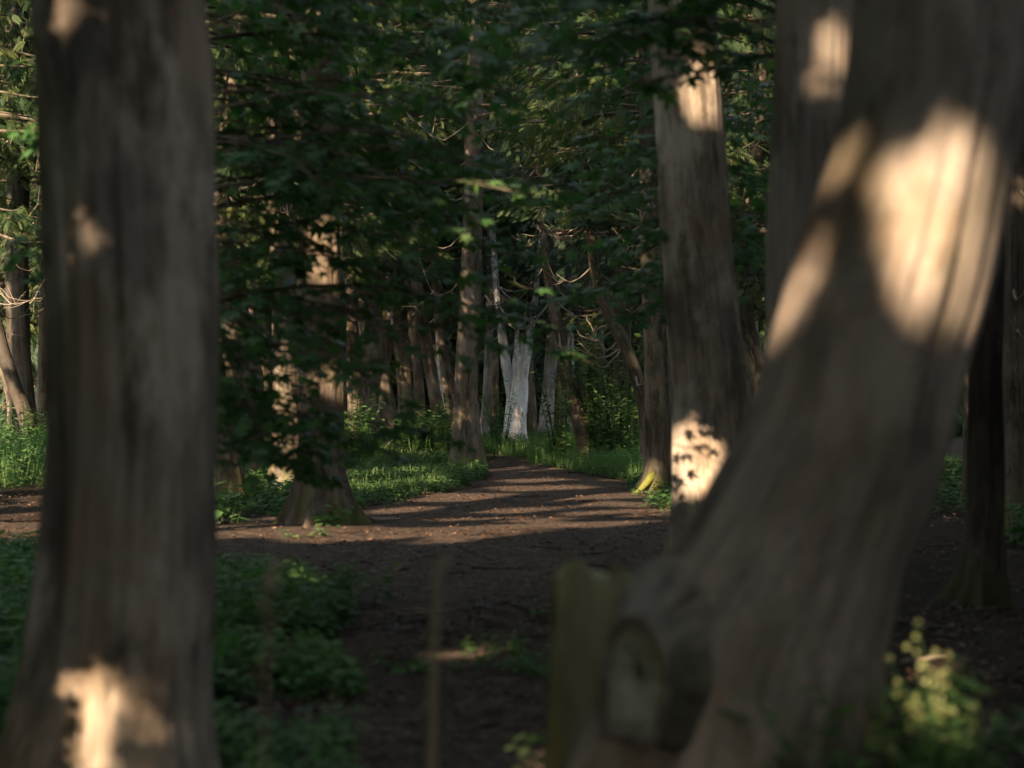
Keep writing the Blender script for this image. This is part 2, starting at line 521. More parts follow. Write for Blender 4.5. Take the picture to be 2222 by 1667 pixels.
def cedar_crown(h0, h1, R, nb, per, seed, leaf=0.34, taper=0.75, bare=0.0):
    """foliage (sprays hanging from drooping branches) and the branches themselves; axis at the origin"""
    rg = np.random.default_rng(seed)
    fol, br = Acc(), Acc()
    P, X, N, S, Q = [], [], [], [], []
    for k in range(nb):
        f = (k + rg.random()) / nb
        z = h0 + (h1 - h0) * f
        L = R * (1 - taper * f) * rg.uniform(0.55, 1.15)
        a = rg.uniform(0, 2 * np.pi)
        d = np.array([math.cos(a), math.sin(a), 0.0]); sd = np.array([-d[1], d[0], 0])
        s = np.linspace(0, 1, 9)
        dr = rg.uniform(0.12, 0.42)
        bend = rg.normal(0, 0.18)
        pts = np.array([0, 0, z]) + np.outer(s * L, d) + np.outer(bend * s ** 2 * L, sd) + np.outer(L * (0.10 * s - dr * s ** 1.6 + 0.55 * dr * s ** 4), [0, 0, 1])
        tube(br, pts, 0.035 * L / R * (1 - 0.85 * s) + 0.004, 4)
        m = int(per * L / R * rg.uniform(0.5, 1.3))
        ss = bare + (1 - bare) * rg.random(m) ** 0.75
        base = np.stack([np.interp(ss, s, pts[:, c]) for c in range(3)], -1)
        side = rg.choice([-1, 1], m)[:, None]
        off = rg.random(m)[:, None] * L * 0.28
        base = base + sd * side * off + rg.normal(0, 0.07, (m, 3)) - np.array([0, 0, 1]) * off * 0.45
        X.append(unit(d * rg.uniform(0.1, 1.0, (m, 1)) + sd * side * rg.uniform(0.1, 0.8, (m, 1)) - np.array([0, 0, 1]) * rg.uniform(0.15, 1.0, (m, 1))))
        N.append(unit(rg.normal(0, 0.5, (m, 3)) + np.array([0, 0, 0.9]) + d * 0.3))
        P.append(base); S.append(leaf * rg.uniform(0.6, 1.3, m)); Q.append(np.clip(rg.normal(0.45 + 0.25 * rg.normal(), 0.18, m), 0, 1))
    P, X, N, S, Q = map(np.concatenate, (P, X, N, S, Q))
    stamp(fol, SPRAY, P, frames(X, N), S, Q)
    return fol, br

# ------------------------------------------------------------------ where the sun gets through (plane square to the sun)
UX = np.array([math.cos(SUN_AZ), -math.sin(SUN_AZ), 0.0])
VX = np.array([math.sin(SUN_AZ) * math.sin(SUN_EL), math.cos(SUN_AZ) * math.sin(SUN_EL), math.cos(SUN_EL)])
U0, U1, V0, V1, RES = -36.0, 6.0, -1.0, 32.0, 0.05
NU, NV = int((U1 - U0) / RES), int((V1 - V0) / RES)
gu, gv = np.meshgrid(U0 + (np.arange(NU) + 0.5) * RES, V0 + (np.arange(NV) + 0.5) * RES, indexing='ij')

def inside(poly, x, y):
    r = np.zeros(x.shape, bool)
    n = len(poly)
    for i in range(n):
        (xa, ya), (xb, yb) = poly[i], poly[(i + 1) % n]
        if ya == yb:
            continue
        c = ((ya > y) != (yb > y)) & (x < (xb - xa) * (y - ya) / (yb - ya) + xa)
        r ^= c
    return r

def dilate(m, rad):
    r = m.copy()
    k = int(round(rad / RES))
    for _ in range(k):
        q = r.copy()
        q[1:] |= r[:-1]; q[:-1] |= r[1:]; q[:, 1:] |= r[:, :-1]; q[:, :-1] |= r[:, 1:]
        if _ % 2:
            q[1:, 1:] |= r[:-1, :-1]; q[:-1, :-1] |= r[1:, 1:]; q[1:, :-1] |= r[:-1, 1:]; q[:-1, 1:] |= r[1:, :-1]
        r = q
    return r

ROWS = {
    'left_front': [(240, -400, 350), (250, 0, 366), (268, 180, 372), (275, 420, 355), (290, 830, 360), (280, 1200, 378), (262, 1450, 405), (245, 1667, 440), (240, 1790, 480)],
    'leaning': [(2085, -420, 350), (2052, 0, 380), (2000, 330, 392), (1945, 560, 425), (1892, 760, 425), (1832, 1000, 440), (1762, 1150, 460), (1712, 1270, 500), (1650, 1420, 570), (1590, 1667, 620), (1550, 1895, 690)],
    'half_hidden': [(1768, -300, 170), (1770, 0, 172), (1765, 300, 176), (1763, 600, 184), (1760, 1000, 195), (1758, 1300, 220), (1756, 1513, 270)],
    'straight': [(1462, -300, 128), (1474, 0, 134), (1488, 150, 138), (1512, 500, 146), (1535, 800, 154), (1545, 1000, 166), (1550, 1150, 190), (1555, 1274, 240)],
}
ROW_D = {'left_front': 6.8, 'leaning': 6.0, 'half_hidden': 9.5, 'straight': 15.0}
lit_spots = np.zeros(gu.shape, bool)
def on_trunk(px, py, key):
    if key == 'slim':
        return at(px, py, 29.7)
    if key == 'herb':
        return at(px, py, 5.7)
    rows = np.array(ROWS[key], float); d = ROW_D[key]
    cx, w = np.interp(py, rows[:, 1], rows[:, 0]), np.interp(py, rows[:, 1], rows[:, 2])
    o = np.clip((px - cx) / (w / 2), -0.97, 0.97)
    return at(cx + o * w / 2, py, d - math.sqrt(1 - o * o) * w / 2 / FPX * d)

def spot(poly, key=None):
    pts = [on_trunk(x, y, key) if key else on_ground(x, y) for x, y in poly]
    uv = [(float(p @ UX), float(p @ VX)) for p in pts]
    global lit_spots
    lit_spots |= inside(uv, gu, gv)

spot([(1915, 345), (1990, 335), (2070, 420), (2150, 490), (2185, 560), (2130, 770), (2085, 800), (2040, 720), (1980, 660), (1935, 580), (1925, 440)], 'leaning')
spot([(1975, 285), (2040, 300), (2175, 400), (2180, 465), (2080, 385)], 'leaning')
spot([(1750, 490), (1765, 560), (1755, 620), (1700, 710), (1620, 800), (1610, 700), (1680, 580), (1720, 500)], 'leaning')
spot([(1800, 310), (1840, 300), (1795, 400), (1740, 460), (1740, 370)], 'leaning')
spot([(1790, 70), (1860, 60), (1870, 150), (1830, 215), (1805, 150)], 'half_hidden')
spot([(186, 1450), (205, 1450), (228, 1530), (232, 1700), (192, 1700), (182, 1550)], 'left_front')
spot([(150, 0), (180, -20), (165, 50), (150, 60)], 'left_front')
spot([(185, 470), (212, 482), (232, 530), (205, 545), (185, 520)], 'left_front')
spot([(352, 615), (385, 612), (388, 665), (362, 670)], 'left_front')
spot([(285, 1310), (312, 1310), (312, 1350), (288, 1350)], 'left_front')
rs_ = random.Random(77)
for cx_, cy_ in ((120, 130), (175, 120), (345, 1400), (315, 1560), (240, 1075), (300, 1100), (350, 1000)):
    w_, h_ = rs_.uniform(5, 10), rs_.uniform(14, 30)
    spot([(cx_ - w_, cy_ - h_ * 0.6), (cx_ + w_ * 0.4, cy_ - h_), (cx_ + w_, cy_ + h_ * 0.5), (cx_ - w_ * 0.3, cy_ + h_)], 'left_front')
spot([(1490, 185), (1565, 145), (1590, 285), (1550, 290), (1495, 240)], 'straight')
spot([(1462, 935), (1545, 940), (1562, 990), (1530, 1060), (1475, 1080), (1462, 1000)], 'straight')
# bare earth beside the path and gaps in the front shade
spot([(600, 1172), (830, 1160), (1180, 1138), (1200, 1150), (900, 1184), (720, 1196), (620, 1192)])
spot([(1150, 1140), (1450, 1126), (1450, 1142), (1160, 1163)])
for streak in ([(785, 1104), (900, 1096), (985, 1100), (920, 1113), (790, 1113)], [(840, 1084), (1000, 1071), (1065, 1070), (960, 1087)],
               [(930, 1107), (1130, 1099), (1300, 1095), (1100, 1113)], [(1040, 1059), (1250, 1053), (1330, 1061), (1100, 1068)],
               [(1070, 1043), (1200, 1038), (1265, 1043), (1120, 1050)], [(1070, 1020), (1150, 1016), (1165, 1024), (1085, 1029)],
               [(1150, 1077), (1420, 1069), (1435, 1079), (1170, 1088)], [(1200, 1110), (1440, 1100), (1455, 1110), (1220, 1119)],
               [(900, 1128), (1120, 1118), (1200, 1120), (960, 1134)], [(560, 1120), (700, 1118), (690, 1128), (560, 1130)]):
    spot(streak)
spot([(-60, 1140), (110, 1146), (110, 1180), (-60, 1184)])
spot([(455, 1150), (610, 1140), (600, 1168), (455, 1178)])
spot([(680, 1285), (750, 1275), (770, 1300), (690, 1312)])
spot([(930, 1424), (1060, 1414), (1075, 1430), (950, 1440)])
spot([(1356, 1040), (1400, 1000), (1425, 1000), (1425, 1050), (1400, 1090), (1350, 1095)], 'slim')
spot([(1965, 1360), (2000, 1370), (2070, 1480), (2080, 1580), (2020, 1590), (1980, 1480)], 'herb')
spot([(1900, 1560), (1940, 1560), (1945, 1640), (1905, 1640)], 'herb')
spot([(1960, 1440), (2060, 1430), (2060, 1465), (1970, 1475)])
spot([(1150, 1640), (1220, 1610), (1230, 1690), (1150, 1690)])

nz = 0.62 * n2(gu, gv, 0.95, 21) + 0.38 * n2(gu, gv, 2.3, 22)
fine = 0.27 * n2(gu * 0.6, gv, 0.9, 23) + 0.58 * n2(gu * 0.38, gv, 1.9, 24) + 0.15 * n2(gu * 0.5, gv, 5.2, 25)
def ground_v(dist):              # where the ground at a distance lies in the plane square to the sun
    return math.sin(SUN_EL) * (math.sin(SUN_AZ) * (gu + math.sin(SUN_AZ) * dist) / math.cos(SUN_AZ) + math.cos(SUN_AZ) * dist)
free = (gv > ground_v(18.3) + 0.05) & ((gu < -7.3) | (gv > 10.5))
far_v = ground_v(45.0)
open_far = np.clip((gv - ground_v(36.0)) / 1.5, 0, 1)          # farther back the crowns in view do the shading themselves
thr = 0.480 - 0.02 * open_far
thr = thr + 0.10 * np.clip((gu + 13.5) / 2, 0, 1) * (gv > ground_v(32.0))
thr = thr + 0.15 * ((gu < -9.2) & (gu > -10.8) & (gv > ground_v(20.0) + 0.6) & (gv < ground_v(20.0) + 5.5))
thr = thr + 0.09 * ((gu < -15.0) & (gu > -16.0) & (gv > ground_v(37.0)) & (gv < ground_v(37.0) + 8))
thr = thr - 0.10 * ((gu < -17.5) & (gv > ground_v(40.0)))
thr = thr + 0.045 * (gv < ground_v(38.0))
thr = thr + 0.30 * ((gu > -9.5) & (gu < -9.05) & (gv > ground_v(30.0)) & (gv < ground_v(30.0) + 5))
thr = thr + 0.15 * ((gu > -12.1) & (gu < -11.0) & (gv > ground_v(34.0)) & (gv < ground_v(34.0) + 5))
nz = np.where(gv < ground_v(38.0), fine, nz)
lit_noise = free & (nz > thr)
LIT = lit_spots | lit_noise
lit_small = lit_spots | (lit_noise & (gv < ground_v(38.0)))
D_noise, D_spot, D_big = dilate(lit_noise, 0.06), dilate(lit_small, 0.20), dilate(LIT, 0.40)
def look(mask, u, v):
    i = np.clip(((u - U0) / RES).astype(int), 0, NU - 1); j = np.clip(((v - V0) / RES).astype(int), 0, NV - 1)
    return mask[i, j]

# ------------------------------------------------------------------ ground and path
xs = np.concatenate([np.linspace(-160, -24, 24)[:-1], np.linspace(-24, 24, 121), np.linspace(24, 160, 24)[1:]])
ys = np.concatenate([np.linspace(-120, -6, 20)[:-1], np.linspace(-6, 66, 181), np.linspace(66, 260, 30)[1:]])
GX, GY = np.meshgrid(xs, ys)
acc = Acc()
nx, ny = len(xs), len(ys)
i = np.arange(ny - 1)[:, None] * nx; j = np.arange(nx - 1)[None]
acc.add(np.stack([GX, GY, ground_z(GX, GY)], -1).reshape(-1, 3), np.stack([i + j, i + j + 1, i + nx + j + 1, i + nx + j], -1).reshape(-1, 4))
tag(link('ground', acc.mesh('ground', M['soil'], smooth=True)), kind='structure')

# left and right edge of the trodden earth at a row of the photo
edges = [(1800, 560, 1500), (1667, 620, 1480), (1500, 640, 1700), (1400, 700, 1800), (1320, 640, 1900), (1260, 480, 1700), (1215, -500, 1560), (1180, -900, 1500),
         (1150, -700, 1470), (1128, 420, 1460), (1105, 760, 1455), (1080, 880, 1420), (1060, 1000, 1385), (1040, 1045, 1330), (1025, 1055, 1240), (1012, 1052, 1180), (1000, 1050, 1140), (990, 1040, 1100)]
EL = np.array([on_ground(l, y)[:2] for y, l, r in edges]); ER = np.array([on_ground(r, y)[:2] for y, l, r in edges])
yy = np.linspace(EL[0, 1], EL[-1, 1], 190)
xl = np.interp(yy, EL[:, 1], EL[:, 0]) + (n2(yy, yy * 0, 1.1, 5) - 0.5) * 0.7
xr = np.interp(yy, ER[:, 1], ER[:, 0]) + (n2(yy, yy * 0, 1.1, 6) - 0.5) * 0.7
t = np.linspace(0, 1, 36)
PX = xl[:, None] + (xr - xl)[:, None] * t[None]
PY = np.repeat(yy[:, None], 36, 1)
lift = 0.004 + 0.014 * np.clip(np.minimum(t, 1 - t) * 8, 0, 1)[None] * np.ones_like(PY) + 0.02 * (n2(PX, PY, 1.3, 9)) * np.clip(np.minimum(t, 1 - t) * 8, 0, 1)[None]
acc = Acc()
i = np.arange(189)[:, None] * 36; j = np.arange(35)[None]
acc.add(np.stack([PX, PY, ground_z(PX, PY) + lift], -1).reshape(-1, 3), np.stack([i + j, i + j + 1, i + 36 + j + 1, i + 36 + j], -1).reshape(-1, 4))
tag(link('path', acc.mesh('path', M['path'], smooth=True)), kind='structure')

def in_path(x, y, grow=0.0):
    return (x > np.interp(y, yy, xl) - grow) & (x < np.interp(y, yy, xr) + grow) & (y > yy[0]) & (y < yy[-1] + grow)

# ------------------------------------------------------------------ crowns shared by the trees that stand in view
def crown_pair(name, mat, *a, **k):
    f, b = cedar_crown(*a, **k)
    return f.mesh(name, mat), b.mesh(name + '_branches', M['bark'])
CROWNS = {
    'loose': [crown_pair('loose_crown', M['cedar'], 0, 9, 2.6, 80, 62, s, leaf=0.24, bare=0.2) for s in (1, 2)],
    'full': [crown_pair('full_crown', M['cedar'], 0, 10, 2.7, 120, 84, s, leaf=0.25) for s in (3, 4)],
    'cool': [crown_pair('cool_crown', M['cedar_cool'], 0, 10, 2.7, 110, 80, s, leaf=0.25, bare=0.1) for s in (5, 6)],
}
crown_n = [0]
def put_crown(root, kind, top_of, sx=1.0, sz=1.0):
    """hang one of the shared crowns round the stem at a point given in world space"""
    fm, bm = CROWNS[kind][crown_n[0] % 2]
    crown_n[0] += 1
    for nm, me in (('crown', fm), ('branches', bm)):
        o = link(nm, me, root, Vector(top_of) - root.location)
        o.rotation_euler = (0, 0, crown_n[0] * 2.1)
        o.scale = (sx, sx, sz)

def tree(label, rows, d, height=13.0, mat='bark', crown=None, crown_z=5.0, csx=1.0, csz=1.0, roots=(), root_h=0.7, ridge=0.06, flute=0.05,
         twigs=0, twig_z=(1.5, 5.0), twig_l=0.9, seed=0, group=None, name='cedar_tree', cat='tree', seg=48, rings=80, lean_up=0.35):
    P, R = px_line(rows, d)
    base = np.array([P[0][0], d, float(ground_z(P[0][0], d))])
    P[0] = P[0].copy()
    P[0][2] = base[2] - 0.06
    top = P[-1]
    if height > top[2] + 0.5:
        slope = (P[-1] - P[-2]) / max(P[-1][2] - P[-2][2], 0.1)
        slope = slope * lean_up
        for f in (0.5, 1.0):
            dz = (height - top[2]) * f
            P.append(np.array([top[0] + slope[0] * dz, top[1] + slope[1] * dz, top[2] + dz]))
            R.append(R[len(rows) - 1] * (1 - 0.72 * f))
    root = thing(name, label, cat, base, group)
    a = Acc()
    C, r = trunk_shape(a, P, R, seg=seg, rings=rings, ridge=ridge, flute=flute, roots=roots, root_h=root_h, seed=seed + 1)
    link('trunk', a.mesh('trunk', M[mat], base, smooth=True), root)
    if twigs:
        add_dead(root, 'twig', C, r, twig_z[0], twig_z[1], twigs, twig_l, seed + 50)
    if crown:
        i = int(np.argmin(abs(C[:, 2] - crown_z)))
        put_crown(root, crown, C[i], csx, csz)
    return root, C, r

# ------------------------------------------------------------------ the two big trees in front
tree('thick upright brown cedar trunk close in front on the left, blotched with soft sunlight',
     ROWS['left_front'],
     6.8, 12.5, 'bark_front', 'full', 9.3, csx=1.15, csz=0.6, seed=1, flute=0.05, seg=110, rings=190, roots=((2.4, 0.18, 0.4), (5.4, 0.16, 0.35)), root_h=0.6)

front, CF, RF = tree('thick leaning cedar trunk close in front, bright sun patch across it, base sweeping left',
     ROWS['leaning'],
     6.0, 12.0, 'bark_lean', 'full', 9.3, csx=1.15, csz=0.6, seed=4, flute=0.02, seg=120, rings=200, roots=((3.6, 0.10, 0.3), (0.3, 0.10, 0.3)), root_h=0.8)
fb = np.array(front.location)
# sawn-off limb with its collar, low on the near side of the leaning trunk
a = Acc()
c0, c1 = at(1460, 1455, 5.85), at(1372, 1482, 5.40)
ax = unit(c1 - c0)
sx = unit(np.cross(ax, [0, 0, 1.0])); sy = np.cross(sx, ax)
def ring_oval(c, rx, ry, seg=36, wob=0.0, seed=0):
    th = np.linspace(0, 2 * np.pi, seg, endpoint=False)
    w = 1 + wob * (vnoise(np.stack([np.cos(th) * 1.8 + 9, np.sin(th) * 1.8 + 9, th * 0 + seed], -1), seed) - 0.5)
    return c + (np.cos(th) * rx * w)[:, None] * sx + (np.sin(th) * ry * w)[:, None] * sy
rings_ = [(0.0, 0.215, 0.30), (0.25, 0.165, 0.245), (0.5, 0.128, 0.205), (0.75, 0.102, 0.178), (0.92, 0.104, 0.180), (1.0, 0.096, 0.170), (1.005, 0.082, 0.150), (0.90, 0.074, 0.142)]
V = np.concatenate([ring_oval(c0 + (c1 - c0) * f, rx, ry, wob=0.34, seed=3) for f, rx, ry in rings_])
i = np.arange(len(rings_) - 1)[:, None] * 36; j = np.arange(36)[None]
A = np.concatenate([np.stack([np.cos(np.linspace(0, 6.28, 36)) * 0.15, np.sin(np.linspace(0, 6.28, 36)) * 0.15, np.full(36, 0.9 + 0.5 * f)], -1) for f, _, _ in rings_])
F = np.stack([i + j, i + (j + 1) % 36, i + 36 + (j + 1) % 36, i + 36 + j], -1).reshape(-1, 4)
a.add(V, F, A)
limb = link('cut_limb', a.mesh('cut_limb', M['bark_limb'], fb, smooth=True), front)
a = Acc()
cc = c0 + (c1 - c0) * 0.905
outer = ring_oval(cc, 0.086, 0.158, wob=0.34, seed=3)
mid = ring_oval(cc + ax * 0.006, 0.05, 0.11, wob=0.3, seed=4)
hole = ring_oval(cc + ax * 0.002 + sy * 0.03 + sx * 0.0, 0.016, 0.035, wob=0.3, seed=5)
deep = ring_oval(cc - ax * 0.07 + sy * 0.03, 0.014, 0.03, wob=0.3, seed=5)
i = np.arange(3)[:, None] * 36
F = np.stack([i + j, i + (j + 1) % 36, i + 36 + (j + 1) % 36, i + 36 + j], -1).reshape(-1, 4)
V = np.concatenate([outer, mid, hole, deep])
a.add(V, [F, (np.arange(36) + 108)[None]], np.stack([(V - cc) @ sx, (V - cc) @ sy, (V - cc) @ sy * 0 + 1.0], -1))
link('cut_face', a.mesh('cut_face', M['cut_wood'], fb, smooth=True), limb)
# mossy broken stub standing against the base
a = Acc()
b = at(1295, 1895, 6.25)
st = thing('tree_stump', 'mossy yellow green broken stump beside the base of the leaning trunk', 'stump', (b[0], b[1], ground_z(b[0], b[1])))
C, r = trunk_shape(a, [at(1306, 1900, 6.25), at(1309, 1650, 6.25), at(1310, 1400, 6.25), at(1312, 1262, 6.25)], [0.19, 0.158, 0.148, 0.145], seg=60, rings=60, ridge=0.08, flute=0.25, root_h=0.4, seed=31)
V = a.V[0]
k = V[:, 2] > C[-1, 2] - 0.16
hgt = (V[:, 2] - (C[-1, 2] - 0.16)) / 0.16
V[k, 2] += (hgt[k].clip(0, 1)) * (0.07 * np.exp(-((V[k, 0] - (b[0] - 0.065)) / 0.045) ** 2) + 0.045 * np.exp(-((V[k, 0] - (b[0] + 0.06)) / 0.035) ** 2))
link('stub', a.mesh('stub', M['bark_moss'], st.location, smooth=True), st)

# ------------------------------------------------------------------ trees along the path (photo pixel rows -> distance from their foot)
tree('upright brown cedar trunk half hidden behind the leaning front trunk',
     ROWS['half_hidden'],
     9.5, 13, 'bark_lean', 'full', 9.3, csx=1.15, csz=0.6, seed=7, seg=80, rings=140, twigs=6, twig_z=(4.6, 7), twig_l=0.6)
tree('straight brown cedar at right path edge with a sunlit patch high on the trunk',
     ROWS['straight'],
     15.0, 15, 'bark_front', 'full', 9.3, csx=1.15, csz=0.6, seed=9, seg=80, rings=150, twigs=8, twig_z=(4.0, 7), twig_l=0.8, roots=((2.2, 0.2, 0.4), (0.6, 0.2, 0.4)))
SLIM = tree('slim dark brown cedar with a bright moss covered root reaching onto the path',
     [(1408, 150, 40), (1412, 400, 46), (1416, 620, 50), (1424, 800, 54), (1430, 950, 60), (1434, 1067, 78)],
     30.0, 13, 'bark', 'loose', 4.6, seed=12, twigs=14, twig_z=(2.2, 5.5), twig_l=1.2, roots=((2.55, 0.34, 0.22), (0.5, 0.2, 0.3)), root_h=0.55)
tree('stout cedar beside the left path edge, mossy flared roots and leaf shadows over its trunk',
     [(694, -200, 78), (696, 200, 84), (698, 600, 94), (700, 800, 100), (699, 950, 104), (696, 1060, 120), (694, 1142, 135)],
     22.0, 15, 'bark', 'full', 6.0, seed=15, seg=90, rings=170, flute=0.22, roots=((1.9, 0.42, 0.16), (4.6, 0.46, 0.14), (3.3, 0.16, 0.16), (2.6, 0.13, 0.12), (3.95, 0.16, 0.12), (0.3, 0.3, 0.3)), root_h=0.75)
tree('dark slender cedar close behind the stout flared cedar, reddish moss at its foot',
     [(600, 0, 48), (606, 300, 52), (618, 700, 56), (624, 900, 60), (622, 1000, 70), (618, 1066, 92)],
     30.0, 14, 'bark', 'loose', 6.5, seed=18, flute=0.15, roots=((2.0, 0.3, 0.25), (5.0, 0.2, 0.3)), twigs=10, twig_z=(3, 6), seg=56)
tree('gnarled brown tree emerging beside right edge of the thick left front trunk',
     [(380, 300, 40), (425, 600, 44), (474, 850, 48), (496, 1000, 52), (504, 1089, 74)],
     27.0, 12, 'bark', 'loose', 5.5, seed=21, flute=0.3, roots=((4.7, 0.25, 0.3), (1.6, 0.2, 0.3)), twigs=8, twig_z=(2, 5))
tree('brown cedar with pitted sunlit trunk and flared base left of the path',
     [(778, 350, 36), (790, 520, 40), (802, 680, 44), (818, 800, 50), (836, 920, 58), (842, 1003, 82)],
     43.0, 14, 'bark', 'loose', 6.0, seed=24, flute=0.12, roots=((4.7, 0.25, 0.3),), twigs=16, twig_z=(3, 7.5), twig_l=1.3)
tree('thin cedar with dark mossy foot just left of the flared pitted cedar',
     [(742, 350, 26), (752, 560, 30), (765, 770, 34), (772, 880, 38), (782, 1001, 60)],
     44.0, 13, 'bark', 'loose', 6.2, seed=27, twigs=12, twig_z=(3, 7), twig_l=1.1)
tree('brown cedar with root flare at the left path edge where the path bends',
     [(1030, 250, 38), (1026, 500, 42), (1020, 650, 46), (1014, 800, 50), (1012, 900, 56), (1014, 1018, 72)],
     39.3, 15, 'bark', 'loose', 6.2, seed=30, flute=0.12, roots=((4.75, 0.42, 0.22), (1.8, 0.2, 0.3)), root_h=1.0, twigs=18, twig_z=(3.5, 8), twig_l=1.4, seg=60)
tree('tall thin brown tree leaning right, second to the left of the bend cedar',
     [(868, 380, 20), (884, 500, 22), (905, 620, 24), (930, 780, 27), (952, 900, 30), (968, 990, 42)],
     47.5, 13, 'bark', 'loose', 7.5, seed=33, twigs=10, twig_z=(4, 7.5))
tree('slender tan stem leaning right, nearest to the left side of the bend cedar',
     [(938, 540, 15), (950, 680, 16), (966, 820, 18), (980, 930, 21), (988, 985, 32)],
     49.5, 11, 'bark', 'loose', 7.0, seed=36, twigs=8, twig_z=(3, 7))
tree('narrow grey white stem among the leaning thin trees left of the path',
     [(940, 560, 13), (948, 680, 14), (958, 800, 16), (972, 960, 22)],
     60.0, 13, 'bark_pale', 'cool', 7.0, seed=39)
tree('pale crooked stem glimpsed low between the pitted cedar and leaning trees',
     [(850, 640, 14), (866, 760, 16), (878, 850, 17), (892, 905, 18), (900, 967, 26)],
     58.0, 12, 'bark_pale', 'cool', 6.5, seed=42)
tree('brown stem with round sunlit blotches between pale crooked stem and leaning trees',
     [(886, 600, 18), (898, 720, 20), (908, 830, 22), (914, 985, 34)],
     50.0, 13, 'bark', 'loose', 7.0, seed=45, twigs=6, twig_z=(3, 7))
tree('slim tree leaning left over right path side, sun dappled along its curved trunk',
     [(1186, 560, 20), (1196, 640, 23), (1216, 740, 27), (1240, 850, 32), (1266, 940, 38), (1288, 1003, 54)],
     43.3, 10, 'bark', 'loose', 5.2, seed=48, twigs=22, twig_z=(2.5, 6), twig_l=1.3, csx=0.8, csz=0.6, lean_up=0.7)
tree('thin crooked grey brown tree leaning left with bare hooked branches, beside the slim dark cedar',
     [(1282, 520, 19), (1292, 590, 22), (1312, 660, 25), (1348, 735, 25), (1380, 815, 27), (1400, 900, 29), (1410, 1035, 42)],
     35.5, 7.5, 'bark', 'full', 4.2, seed=51, twigs=20, twig_z=(1.6, 4.6), twig_l=0.8, csx=0.75, csz=0.5, lean_up=0.6)

def moss_root(root, d):
    a = Acc()
    s_ = np.linspace(0, 1, 14)
    p0, p1 = at(1426, 1010, d - 0.10), at(1366, 1078, d - 0.45)
    P = p0 + (p1 - p0) * s_[:, None]
    P[:, 2] = ground_z(P[:, 0], P[:, 1]) + (p0[2] - 0.02) * (1 - s_) ** 1.7 - 0.01
    tube(a, P, 0.075 * (1 - 0.9 * s_) + 0.004, 14)
    link('mossy_root', a.mesh('mossy_root', M['moss'], root.location, smooth=True), root)
moss_root(SLIM[0], 30.0)
# pale many-stemmed tree where the path ends
def pale_tree():
    d = 55.0
    b = at(1116, HY + CAMH * FPX / d, d)
    root = thing('bleached_tree', 'bleached white three stemmed tree standing at the end of the path', 'tree', (b[0], b[1], ground_z(b[0], b[1])))
    a = Acc()
    P, R = px_line([(1129, 744, 23), (1127, 800, 33), (1124, 850, 44), (1118, 910, 47), (1114, 976, 62)], d)
    C, r = trunk_shape(a, P, R, seg=44, rings=60, flute=0.15, seed=61, roots=((1.7, 0.12, 0.3), (4.9, 0.16, 0.3)), root_h=0.5, jag=0.9)
    link('trunk', a.mesh('trunk', M['bark_pale'], root.location, smooth=True), root)
    for k, rows in enumerate(([(1078, 640, 14), (1085, 690, 17), (1092, 740, 20), (1100, 800, 22), (1108, 850, 21), (1114, 905, 18)],
                              [(1160, 660, 12), (1153, 710, 15), (1146, 755, 18), (1138, 800, 19), (1131, 850, 18), (1124, 900, 16)])):
        a = Acc()
        P, R = px_line(rows, d - 0.05)
        for e in range(2):
            P.append(P[-1] + np.array([(-0.15 if k == 0 else 0.2), 0.1, 2.2])); R.append(R[-1] * 0.75)
        C2, r2 = trunk_shape(a, P, R, seg=28, rings=50, seed=63 + k, flute=0.1)
        link('stem', a.mesh('stem', M['bark_pale'], root.location, smooth=True), root)
        if k == 0:
            add_dead(root, 'bark_pale', C2, r2, 2.6, 6, 16, 1.0, 91, 0.014)
    put_crown(root, 'cool', C[-1] + np.array([0.2, 0.5, 0.5]), 0.9, 0.6)
pale_tree()
FAR = 'trunks standing at the end of the path'
for lab, rows, d, mat, cr, sd in (
    ('brown trunk tucked directly behind the right stem of the bleached tree', [(1140, 600, 22), (1144, 760, 24), (1150, 880, 26), (1150, 968, 32)], 60, 'bark', 'cool', 70),
    ('thick smooth grey trunk to the right of the bleached tree', [(1202, 600, 24), (1198, 740, 26), (1190, 850, 28), (1180, 968, 38)], 58, 'bark_grey', 'cool', 73),
    ('grey lichen pale trunk second to the left of the bleached tree', [(1064, 620, 17), (1060, 760, 18), (1056, 860, 19), (1050, 972, 27)], 55.5, 'bark_grey', 'cool', 76),
    ('light brown trunk immediately left of the bleached tree', [(1078, 620, 15), (1075, 760, 15), (1074, 880, 17), (1072, 968, 24)], 57.5, 'bark', 'cool', 79),
    ('dim brown trunk in shade between grey trunk and slim leaning tree', [(1216, 600, 20), (1218, 760, 21), (1220, 960, 28)], 66, 'bark', 'cool', 82),
    ('narrow grey trunk seen just left of the slim leaning tree foot', [(1238, 620, 12), (1238, 780, 14), (1236, 966, 20)], 62, 'bark_grey', 'cool', 85),
    ('dim forked brown trunk behind the slim leaning tree', [(1276, 640, 18), (1266, 780, 20), (1258, 955, 28)], 67, 'bark', 'cool', 88),
):
    tree(lab, rows, float(d), 14, mat, cr, 6.2, seed=sd, seg=28, rings=50, twigs=8, twig_z=(2.8, 6.5), twig_l=1.0, flute=0.1)

